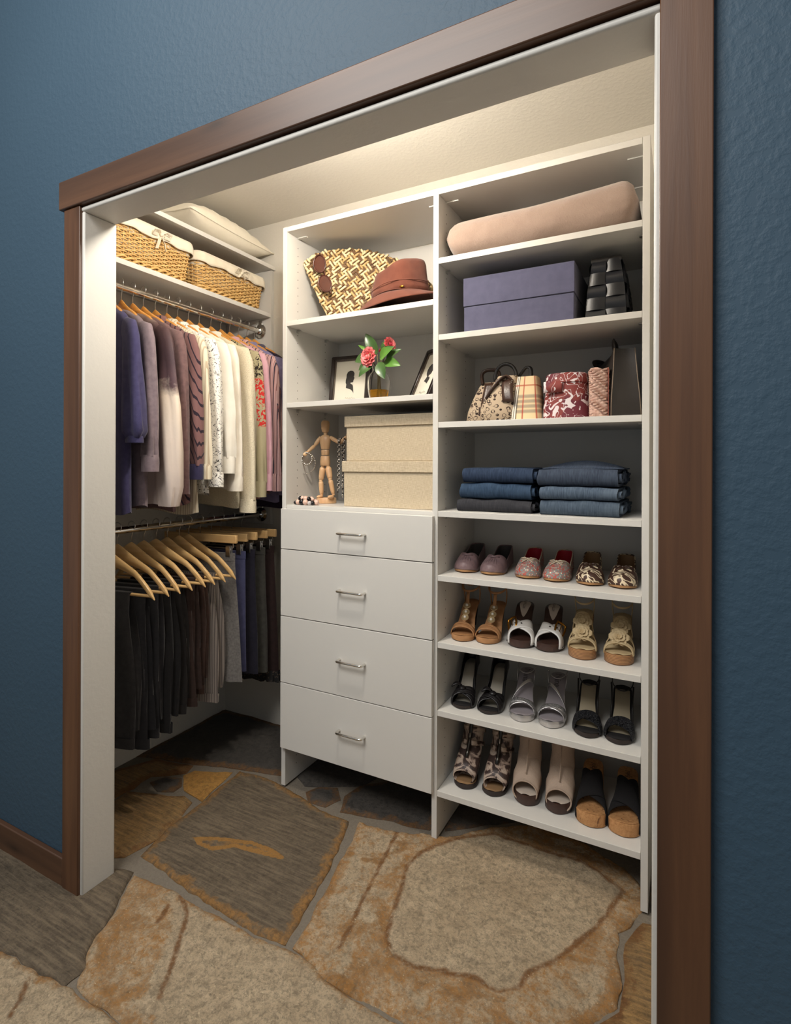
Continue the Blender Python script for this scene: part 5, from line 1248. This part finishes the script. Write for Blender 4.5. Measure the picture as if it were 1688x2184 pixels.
MAUVE = plain('mauve_silk', S(128, 104, 104), .5, var=(S(104, 84, 88), 60), bump=(300, .0006)); GLIN = plain('dark_grey_lining', S(70, 66, 64), .7)
n = NT('paisley_print_cloth', .6); v = n.voro(120); d = n.noise(55, 1, .4, dist=2.5); base = n.mix(n.ramp(v, [(.25, 0.), (.35, 1.)]), S(226, 214, 192), S(128, 140, 136)); n.col(n.mix(n.ramp(d, [(.44, 0.), (.47, 1.), (.53, 1.), (.56, 0.)]), base, S(190, 70, 56))); PAIS = n.m
REDL = plain('crimson_lining', S(176, 30, 50), .6); CREAMB = plain('beige_cord', S(200, 184, 160), .6)
n = NT('brown_zebra_print', .5); d = n.noise(22, 1, .4, dist=1.8); n.col(n.mix(n.ramp(d, [(.455, 0.), (.475, 1.), (.525, 1.), (.545, 0.)]), S(70, 46, 36), S(226, 208, 176))); ZEB = n.m
TANL = plain('tan_lining', S(150, 118, 84), .6)
gs = 'shoes on the flats shelf'
pair('ballet_flat', 'shoe', (.712, .808), (.070, .072), F1, ('mauve silk ballet flat at the left end of the flats shelf', 'mauve silk ballet flat beside the paisley pair'), lambda t, sd: flat(t, sd, MAUVE, GLIN, TANS, 'pleat'), gs, .06)
pair('ballet_flat', 'shoe', (.923, 1.018), (.072, .068), F1, ('paisley ballet flat with crimson lining, left one of its pair', 'paisley ballet flat with crimson lining, right one of its pair'), lambda t, sd: flat(t, sd, PAIS, REDL, TANS, 'bow', CREAMB, CREAMB), gs, .05)
pair('ballet_flat', 'shoe', (1.117, 1.213), (.066, .068), F1, ('brown animal-print flat with tan lining, left one of its pair', 'brown animal-print flat with tan lining beside the right upright'), lambda t, sd: flat(t, sd, ZEB, TANL, TANS, 'bow', ZEB, BROWNL), gs, .05)

# ---- shelf 2: T-strap sandals, white mules, flower sandals
F2 = .6552
TAN = plain('tan_nubuck', S(176, 128, 84), .7, var=(S(156, 110, 70), 30)); GILTB = plain('bronze_disc', S(196, 172, 132), .35, .6); PRL = plain('white_pearl', S(226, 220, 208), .15)
def tsandal(t, sd):
    s = Shoe('t', .232, .088, .016, sd, .98, .004); s.sole(t, TAN, .007); s.insole(t, TAN, .01, .985, .93); s.stiletto(t, DKS, .022, .010, .07, True)
    s.strap(t, TAN, .80, .80, .026, None, 'toe_strap', .003, .004); s.strap(t, TAN, .73, .80, .010, None, 'toe_strap', .0025, .007)
    pts = [s.arch(q, pi/2, tab(FOOT, q) + .004) for q in (.76, .68, .60, .52, .44)]; pts.append(Vector((s.cx(.3), s.y(.38), .138)))
    def tp(u, v):
        f = u * 5; i = min(4, int(f)); p = pts[i].lerp(pts[i+1], f - i); return (p.x + (v - .5) * .011, p.y, p.z)
    MB().grid(15, 3, tp).build('t_strap', TAN, t, smooth=180, solid=.0025)
    for q in (.47, .55, .63):
        c = s.arch(q, pi/2, tab(FOOT, q) + .007); M = Matrix.Translation(c) @ Matrix.Rotation(.62, 4, 'X')
        d = MB().lathe([(.012, -.001), (.0135, .0005), (.012, .0026), (.0095, .0012), (.004, .0012)], 20).xf(M).build('disc', GILTB, t); MB().ball((0, 0, .003), .005, 10, 6).xf(M).build('pearl', PRL, d, smooth=180)
    s.ankle(t, TAN, .150, .0042, .0022, .21, .030, .044, .010)
    MB().tube([Vector((s.cx(.1) + sd * .026, s.y(.10), .088)), Vector((s.cx(.1) + sd * .029, s.y(.12), .12)), Vector((s.cx(.1) + sd * .030, s.y(.18), .150))], .0025, 6, ry=.005).build('side_strap', TAN, t, smooth=180)
    MB().tube([Vector((s.cx(.1) - sd * .026, s.y(.10), .088)), Vector((s.cx(.1) - sd * .029, s.y(.12), .12)), Vector((s.cx(.1) - sd * .030, s.y(.18), .150))], .0025, 6, ry=.005).build('side_strap', TAN, t, smooth=180)
    s.ankle(t, TAN, .178, .0022, .0018, .14, .027, .036, .022, 'back_strap'); MB().ball((s.cx(.2) - .031, s.y(.22), .150), .005, 8, 6, (.5, 1, 1)).build('buckle', GOLD, t, smooth=180)
gs = 'shoes on the sandals shelf'
pair('t_strap_sandal', 'sandal', (.716, .802), (.036, .050), F2, ('tan T-strap heeled sandal at the left end of its shelf', 'tan T-strap heeled sandal beside the white mules'), tsandal, gs, .10)
WHITE = plain('white_mule_leather', S(226, 222, 216), .35); DWOOD = wood('dark_brown_wood', S(70, 46, 38), S(52, 34, 28), S(44, 28, 24), 'y', .4, 1, False); PALEIN = plain('pale_insole_leather', S(206, 192, 178), .5); DKINK = plain('dark_brown_ink', S(70, 48, 38), .7)
def mule(t, sd):
    s = Shoe('m', .228, .098, .022, sd, 1.04, .004); s.sole(t, DWOOD, .016, name='clog_sole'); s.stiletto(t, DWOOD, .026, .016, .10, True)
    def pf(u, v):
        q = lerp(.035, .40, u); w = tab([(0, .004), (.08, .014), (.25, .019), (.5, .018), (.8, .011), (.95, .005), (1, .001)], u); return (s.cx(q) + (2*v - 1) * w, s.y(q), s.z(q) + .0015)
    MB().grid(24, 4, pf).build('insole', PALEIN, t, smooth=180); insole_text(s, t, 'HITTWEN', .013, DKINK, .20)
    a, b = (.58, .84) if sd > 0 else (.84, .58)
    s.strap(t, WHITE, a, b, .036, None, 'cross_strap', .0035, .004, below=.014); s.strap(t, WHITE, b, a, .036, None, 'cross_strap', .0035, .008, below=.014)
    side = -1 if sd > 0 else 1; q = .66; th = .70 if side < 0 else pi - .70
    c = s.arch(q, th, tab(FOOT, q) + .018); nn = Vector((side * .55, -.55, .55)).normalized(); M = Matrix.Translation(c) @ frame_to(nn, (0, 1, .4))
    MB().tube([M @ Vector((x, y, 0)) for x, y in ((-.015, -.019), (0, -.021), (.015, -.019), (.017, 0), (.015, .019), (0, .021), (-.015, .019), (-.017, 0))], .0034, 8, closed=True).build('gold_buckle', GOLD, t, smooth=180)
    MB().tube([M @ Vector((0, -.018, .001)), M @ Vector((0, .016, .002))], .0016, 6).build('buckle_prong', GOLD, t)
    for q, th in ((.70, pi/2 - side * -.0), (.67, pi/2 + side * .55)): MB().ball(s.arch(q, th, tab(FOOT, q) + .0125), .0030, 8, 6, (1, 1, .6)).build('eyelet', DARKMET, t, smooth=180)
    for k in range(3):
        for e in (-1, 1): MB().ball((s.cx(.84) + e * (s.hw(.84 - k * .05) * 1.05), s.y(.86 - k * .05), .012), .0022, 6, 4).build('stud', DKS, t, smooth=180)
pair('mule', 'mule', (.906, .998), (.064, .070), F2, ('white crossed-strap mule with gold buckle on its left side', 'white crossed-strap mule with gold buckle on its right side'), mule, gs, (.10, .12))
CREAML = plain('cream_nubuck', S(204, 182, 142), .7, var=(S(186, 162, 122), 40)); n = NT('stacked_wood_heel', .5); n.col(n.ramp(n.wave(75, n.map(), .3, axis='Z'), [(.2, S(120, 82, 52)), (.8, S(178, 132, 88))])); STACK = n.m
def rosette(t, c, d, R, m):
    M = Matrix.Translation(c) @ frame_to(d)
    for ring, (nn, rr, tilt, sz) in enumerate(((6, .30, .15, .72), (5, .14, .5, .58), (4, .05, .9, .42))):
        for k in range(nn):
            a = 2*pi*(k + ring * .5) / nn
            MB().grid(4, 4, lambda u, v: (lambda l, w, rad, h: (cos(a) * rad - sin(a) * w, sin(a) * rad + cos(a) * w, h))(u * sz * R, (v - .5) * 2 * sz * R * .60 * sin(pi * min(1, .2 + u * .72)) ** .6, rr * R + u * sz * R * cos(tilt), u * sz * R * sin(tilt) + .10 * R * (2*v - 1) ** 2 - .14 * R * u * u + ring * .06 * R)).xf(M).build('petal', m, t, smooth=180, solid=.0012)
    MB().ball((0, 0, .12 * R), .13 * R, 8, 6).xf(M).build('flower_centre', m, t, smooth=180)
def fsandal(t, sd):
    s = Shoe('f', .236, .095, .028, sd, 1.03, .003); s.sole(t, STACK, .024, name='platform_sole'); s.insole(t, CREAML, .01, .985, .96, .001, dome=.002); s.stiletto(t, STACK, .026, .020, .09, True)
    s.strap(t, CREAML, .84, .84, .016, None, 'toe_strap', .003, .008); s.strap(t, CREAML, .64, .64, .015, None, 'middle_strap', .003, .006); s.strap(t, CREAML, .44, .44, .014, None, 'instep_strap', .003, .004)
    rosette(t, s.arch(.78, pi/2, tab(FOOT, .78) + .016), (0, -.75, .65), .029, CREAML); rosette(t, s.arch(.56, pi/2, tab(FOOT, .56) + .014), (0, -.75, .65), .029, CREAML)
    s.ankle(t, CREAML, .148, .0035, .0018, .20, .030, .042, .012); 
    for e in (-1, 1): MB().tube([(s.cx(.1) + e * .027, s.y(.12), .095), (s.cx(.1) + e * .030, s.y(.16), .125), (s.cx(.1) + e * .030, s.y(.2), .148)], .002, 6, ry=.005).build('side_strap', CREAML, t, smooth=180)
    MB().tube([(s.cx(.1) + sd * .030, s.y(.2), .150), (s.cx(.1) + sd * .036, s.y(.24), .168), (s.cx(.1) + sd * .034, s.y(.27), .186)], .0018, 6, ry=.004).build('strap_end', CREAML, t, smooth=180)
pair('flower_sandal', 'sandal', (1.098, 1.205), (.050, .054), F2, ('cream platform sandal with leather flowers beside the white mules', 'cream platform sandal with leather flowers beside the right upright'), fsandal, gs, .06)

# ---- shelf 3: black peep-toe heels, silver sandals, black braided sandals
F3 = .4302
SATIN = plain('black_satin', S(28, 25, 26), .38, bump=(60, .002)); SILIN = plain('silver_insole_leather', S(178, 172, 160), .28, .55); BSUEDE = plain('black_suede', S(22, 19, 20), .9)
def knotheel(t, sd):
    s = Shoe('k', .232, .094, .008, sd, .98, .004); s.sole(t, DKS, .006); s.insole(t, SILIN, .02, .80, .72); s.insole(t, BSUEDE, .005, .99, .97, .0002, 'lining'); s.stiletto(t, SATIN, .021, .006)
    s.upper(t, SATIN, lambda q: lerp(1.15, .66, sst(.0, .30, q)) * lerp(1, .35, sst(.30, .66, q)), H_fn=lambda q: tab([(0, .058), (.2, .058), (.45, .04), (.7, .028)], q), a=0, b=.68, name='heel_counter')
    a, b = (.66, .84) if sd > 0 else (.84, .66)
    s.strap(t, SATIN, a, b, .036, None, 'twisted_strap', .004, .005, wr=.0022); s.strap(t, SATIN, b, a, .036, None, 'twisted_strap', .004, .010, wr=.0022)
    c = s.arch(.74, pi/2 - sd * .12, tab(FOOT, .74) + .014); MB().ball(c, .011, 12, 8, (1.1, 1.2, .7)).build('knot', SATIN, t, smooth=180)
    if True:
        e = -1
        MB().grid(6, 6, lambda u, v: (c.x + e * (.004 + .030 * u), c.y + .004 + (v - .5) * (.012 + .026 * u), c.z + .004 + .008 * sin(pi * u) + .003 * sin(v * 12))).build('bow_loop', SATIN, t, smooth=180, solid=.004)
gs = 'shoes on the heels shelf'
pair('peep_toe_heel', 'heel', (.716, .811), (.040, .045), F3, ('black satin peep-toe heel with knotted bow, left end of its shelf', 'black satin peep-toe heel with knotted bow beside the silver sandals'), knotheel, gs, (.10, .08))
SLV = plain('silver_metallic_leather', S(196, 192, 190), .3, .75); n = NT('silver_glitter', .35, .7); n.col(n.mix(n.ramp(n.voro(700, out='Color'), [(.3, 0.), (.7, 1.)]), S(120, 116, 116), S(226, 224, 222))); GLIT = n.m; SGREY = plain('grey_lilac_insole', S(150, 142, 146), .4); GREYINK = plain('grey_script_ink', S(92, 86, 88), .7)
def silver(t, sd):
    s = Shoe('s', .236, .092, .018, sd, 1.0, .003); s.sole(t, SLV, .010, name='platform_sole'); s.insole(t, SGREY, .008, .985, .94, .001, dome=.0015); s.stiletto(t, DKS, .020, .007); insole_text(s, t, 'Nina', .030, GREYINK, .26, True)
    a, b = (.72, .82) if sd > 0 else (.82, .72)
    s.strap(t, GLIT, a, b, .018, None, 'glitter_strap', .0028, .006); s.strap(t, SLV, b, a, .020, None, 'toe_strap', .0028, .003)
    a, b = (.66, .36) if sd > 0 else (.36, .66)
    s.strap(t, SLV, a, b, .008, None, 'diagonal_strap', .002, .004)
    CL_ = GLASS; s.ankle(t, SLV, .118, .0016, .0016, .14, .030, .044, .016, 'slingback_strap'); MB().ball((s.cx(.2) + sd * .030, s.y(.22), .116), .0045, 8, 6, (.5, 1, 1)).build('buckle', SILV, t, smooth=180)
    for e in (-1, 1): MB().tube([(s.cx(.3) + e * .027, s.y(.34), s.z(.34)), (s.cx(.3) + e * .031, s.y(.26), .112)], .0016, 6, ry=.003).build('side_strap', SLV, t, smooth=180)
pair('silver_sandal', 'sandal', (.915, 1.011), (.045, .047), F3, ('silver strappy heeled sandal, left one of its pair', 'silver strappy heeled sandal beside the braided black pair'), silver, gs, .09)
BEADB = NT('black_beaded_braid', .35); v = BEADB.voro(420); BEADB.col(BEADB.mix(BEADB.ramp(v, [(.2, 0.), (.7, 1.)]), S(34, 34, 40), S(14, 13, 15))); BEADB.bump(v, .003, 1.0); BEADB = BEADB.m; GOLDIN = plain('pale_gold_insole', S(176, 164, 140), .35, .4)
def braid(t, sd):
    s = Shoe('b', .236, .090, .012, sd, 1.0, .003); s.sole(t, DKS, .010); s.insole(t, BSUEDE, .005, .99, .97, .0005, 'heel_pad'); s.insole(t, GOLDIN, .17, .80, .80, .0022); s.stiletto(t, DKS, .020, .007)
    for k, (a, b, lf) in enumerate(((.70, .86, .004), (.86, .70, .009), (.68, .76, .006), (.76, .68, .010))): s.strap(t, BEADB, a, b, .020, None, 'braided_strap', .005, lf, wr=.0015)
    s.ankle(t, BLACKL, .118, .0022, .0016, .14, .031, .046, .014, 'slingback_strap')
    for e in (-1, 1): MB().tube([(s.cx(.5) + e * .031, s.y(.56), s.z(.56) + .004), (s.cx(.35) + e * .029, s.y(.40), s.z(.4) + .012), (s.cx(.3) + e * .032, s.y(.26), .114)], .0018, 6, ry=.003).build('side_strap', BLACKL, t, smooth=180)
    MB().ball((s.cx(.2) + sd * .033, s.y(.24), .114), .005, 8, 6, (.5, 1, 1)).build('buckle', DARKMET, t, smooth=180)
pair('braided_sandal', 'sandal', (1.115, 1.208), (.038, .041), F3, ('black sandal with braided toe straps beside the silver pair', 'black sandal with braided toe straps beside the right upright'), braid, gs, .06)

# ---- shelf 4: snakeskin booties, slouchy booties, cork wedges
F4 = .1642
n = NT('snakeskin_print', .45); v = n.voro(330, feat='DISTANCE_TO_EDGE'); d = n.noise(20, 2, .5, dist=1.4)
n.col(n.mix(n.ramp(v, [(.03, .65), (.09, 0.)]), n.ramp(d, [(.42, S(206, 186, 168)), (.50, S(176, 152, 136)), (.54, S(66, 48, 44)), (.7, S(48, 36, 34))]), S(84, 66, 58))); n.bump(v, .001, .7); SNAKE = n.m
n = NT('taupe_suede', .92, spec=.1); n.col(n.mix(n.noise(20, 4), S(190, 168, 150), S(168, 146, 128))); n.bump(n.noise(300, 3), .0008); n.bump(n.noise(16, 3, dist=.8), .007, .8); TAUPE = n.m
REDBR = plain('red_brown_leather', S(98, 56, 44), .5)
def bootie(t, s, mat, rings, wr=0, name='upper'):
    """rings: (y, z centre, tilt (0 = upright section facing the toe, pi/2 = level), half width, half height)"""
    R = []
    for k, (y, zc, tl, a, b) in enumerate(rings):
        ring = []
        for j in range(26):
            th = 2*pi*j/26; u, v_ = a * cos(th), b * sin(th); w_ = wr * sin(k * 2.4 + 3 * cos(th)) * (1 if 0 < k < len(rings) - 1 else 0)
            u *= 1 + w_ / max(a, .01); v_ *= 1 + w_ / max(b, .01)
            ring.append((s.cx(.6) + u, y + v_ * sin(tl), max(.004, zc + v_ * cos(tl))))
        R.append(ring)
    return MB().rings(R, True, False, False).build(name, mat, t, smooth=180, solid=.0025)
def snake(t, sd):
    s = Shoe('n', .226, .088, .014, sd, 1.0, .003); s.sole(t, DKS, .010); s.insole(t, TANL, .01, .985, .9); s.stiletto(t, REDBR, .022, .012, .08, True)
    bootie(t, s, SNAKE, [(.020, .030, .10, .034, .022), (.045, .036, .18, .040, .031), (.075, .048, .35, .0405, .039), (.105, .068, .62, .038, .046), (.135, .092, .85, .036, .052), (.160, .122, 1.15, .035, .050), (.172, .150, 1.35, .034, .046), (.176, .176, 1.45, .033, .043)])
    ring = [(s.cx(.6) + .034 * cos(a), .021 + 0, .030 + .0225 * sin(a)) for a in [2*pi*k/24 for k in range(24)]]
    MB().tube([(x, y, max(.006, z)) for x, y, z in ring], .0022, 6, closed=True).build('toe_binding', SNAKE, t, smooth=180)
    P = [(s.cx(.6), y, z) for y, z in ((.060, .077), (.080, .090), (.100, .112), (.118, .136), (.128, .160), (.132, .176))]
    z_ = MB().tube([(x, y - .0035, z + .002) for x, y, z in P], .006, 8, ry=.0022, upv=(1, 0, 0)).build('zip', DARKMET, t, smooth=180)
    MB().tube([(s.cx(.6), P[3][1] - .010, P[3][2] + .002), (s.cx(.6), P[3][1] - .014, P[3][2] - .020)], .0022, 6, ry=.004).build('zip_pull', STEEL, z_, smooth=180)
    for yz in ((.100, .108), (.122, .146)):
        for e in (-1, 1): MB().grid(8, 3, lambda u, v: (s.cx(.6) + e * lerp(.008, .040, u), yz[0] + .055 * u ** 2 - .006, yz[1] + lerp(-.008, .008, v) - .022 * u ** 2 + .004)).build('side_strap', SNAKE, t, smooth=180, solid=.003)
gs = 'shoes on the lowest shelf'
pair('snakeskin_bootie', 'bootie', (.724, .825), (.046, .052), F4, ('snakeskin peep-toe bootie with front zip at the left end', 'snakeskin peep-toe bootie with front zip beside the taupe pair'), snake, gs, .08)
def slouch(t, sd):
    s = Shoe('l', .226, .095, .030, sd, 1.02, .003); s.sole(t, DWOOD, .028, name='platform_sole'); s.insole(t, PALEIN, .01, .985, .92, .001, dome=.003); s.stiletto(t, DWOOD, .024, .016, .08, True)
    bootie(t, s, TAUPE, [(.018, .036, .10, .038, .034), (.045, .042, .18, .0425, .042), (.070, .052, .32, .0425, .047), (.092, .066, .50, .040, .050), (.112, .082, .68, .0385, .054), (.130, .102, .88, .037, .055), (.146, .126, 1.10, .036, .052), (.158, .152, 1.30, .0355, .048), (.166, .178, 1.42, .036, .047), (.170, .200, 1.5, .0365, .047)], .0022)
    MB().tube([(s.cx(.6) + .038 * cos(a), .0165, max(.006, .036 + .034 * sin(a))) for a in [2*pi*k/24 for k in range(24)]], .0026, 6, closed=True).build('toe_binding', TAUPE, t, smooth=180)
    P = [(s.cx(.6), y - .002, z + .003) for y, z in ((.034, .084), (.058, .097), (.078, .114), (.094, .134), (.106, .158))]
    MB().tube(P, .0020, 6).build('front_seam', TAUPE, t, smooth=180)
    MB().grid(6, 6, lambda u, v: (s.cx(.6) + lerp(-.030, .030, u), .124 - .004 * sin(pi * u) - .008 * (1 - v), .172 + .030 * v + .012 * (2*u - 1) ** 2)).build('front_tab', REDBR, t, smooth=180, solid=.003)
    MB().ball((s.cx(.6), .112, .172), .005, 10, 6, (1, .6, 1)).build('snap', GOLD, t, smooth=180)
    MB().rings([[(s.cx(.6) + a * cos(2*pi*j/24), .170 + b * sin(2*pi*j/24), z) for j in range(24)] for z, a, b in ((.170, .034, .045), (.203, .0345, .0455))], True, False, False).build('lining', REDBR, t, smooth=180)
pair('slouch_bootie', 'bootie', (.930, 1.030), (.056, .060), F4, ('taupe suede slouchy peep-toe bootie, left one of its pair', 'taupe suede slouchy peep-toe bootie beside the cork wedges'), slouch, gs, (.10, .08))
n = NT('cork', .8); c = n.mix(n.ramp(n.noise(120, 5, .7), [(.35, 0.), (.65, 1.)]), S(196, 146, 96), S(168, 118, 72)); n.col(n.mix(n.ramp(n.noise(70, 3, .6, n.map((1, 1, .35))), [(.63, 0.), (.67, .8)]), c, S(96, 58, 34))); n.bump(n.noise(140, 4), .0012); CORK = n.m
STRETCH = plain('black_elastic_cloth', S(20, 17, 18), .95, bump=(900, .0008))
def clog(t, sd):
    s = Shoe('c', .236, .088, .036, sd, 1.10, .004, [(q, w_ * (1.0 if q < .8 else lerp(1, 1.12, sst(.8, .96, q)))) for q, w_ in OUTL]); s.sole(t, CORK, .03, wedge=True, name='cork_wedge'); s.insole(t, CORK, .01, .985, .95, .001, dome=.0005)
    insole_text(s, t, 'fahl', .022, DKINK, .20)
    a, b = (.50, .74) if sd > 0 else (.74, .50)
    s.strap(t, STRETCH, a, b, .074, None, 'wide_cross_strap', .003, .003, below=.030); s.strap(t, STRETCH, b, a, .074, None, 'wide_cross_strap', .003, .008, below=.030)
pair('cork_wedge', 'wedge', (1.126, 1.222), (.044, .045), F4, ('cork wedge mule with black crossed straps, left one of its pair', 'cork wedge mule with black crossed straps beside the right upright'), clog, gs, .05)
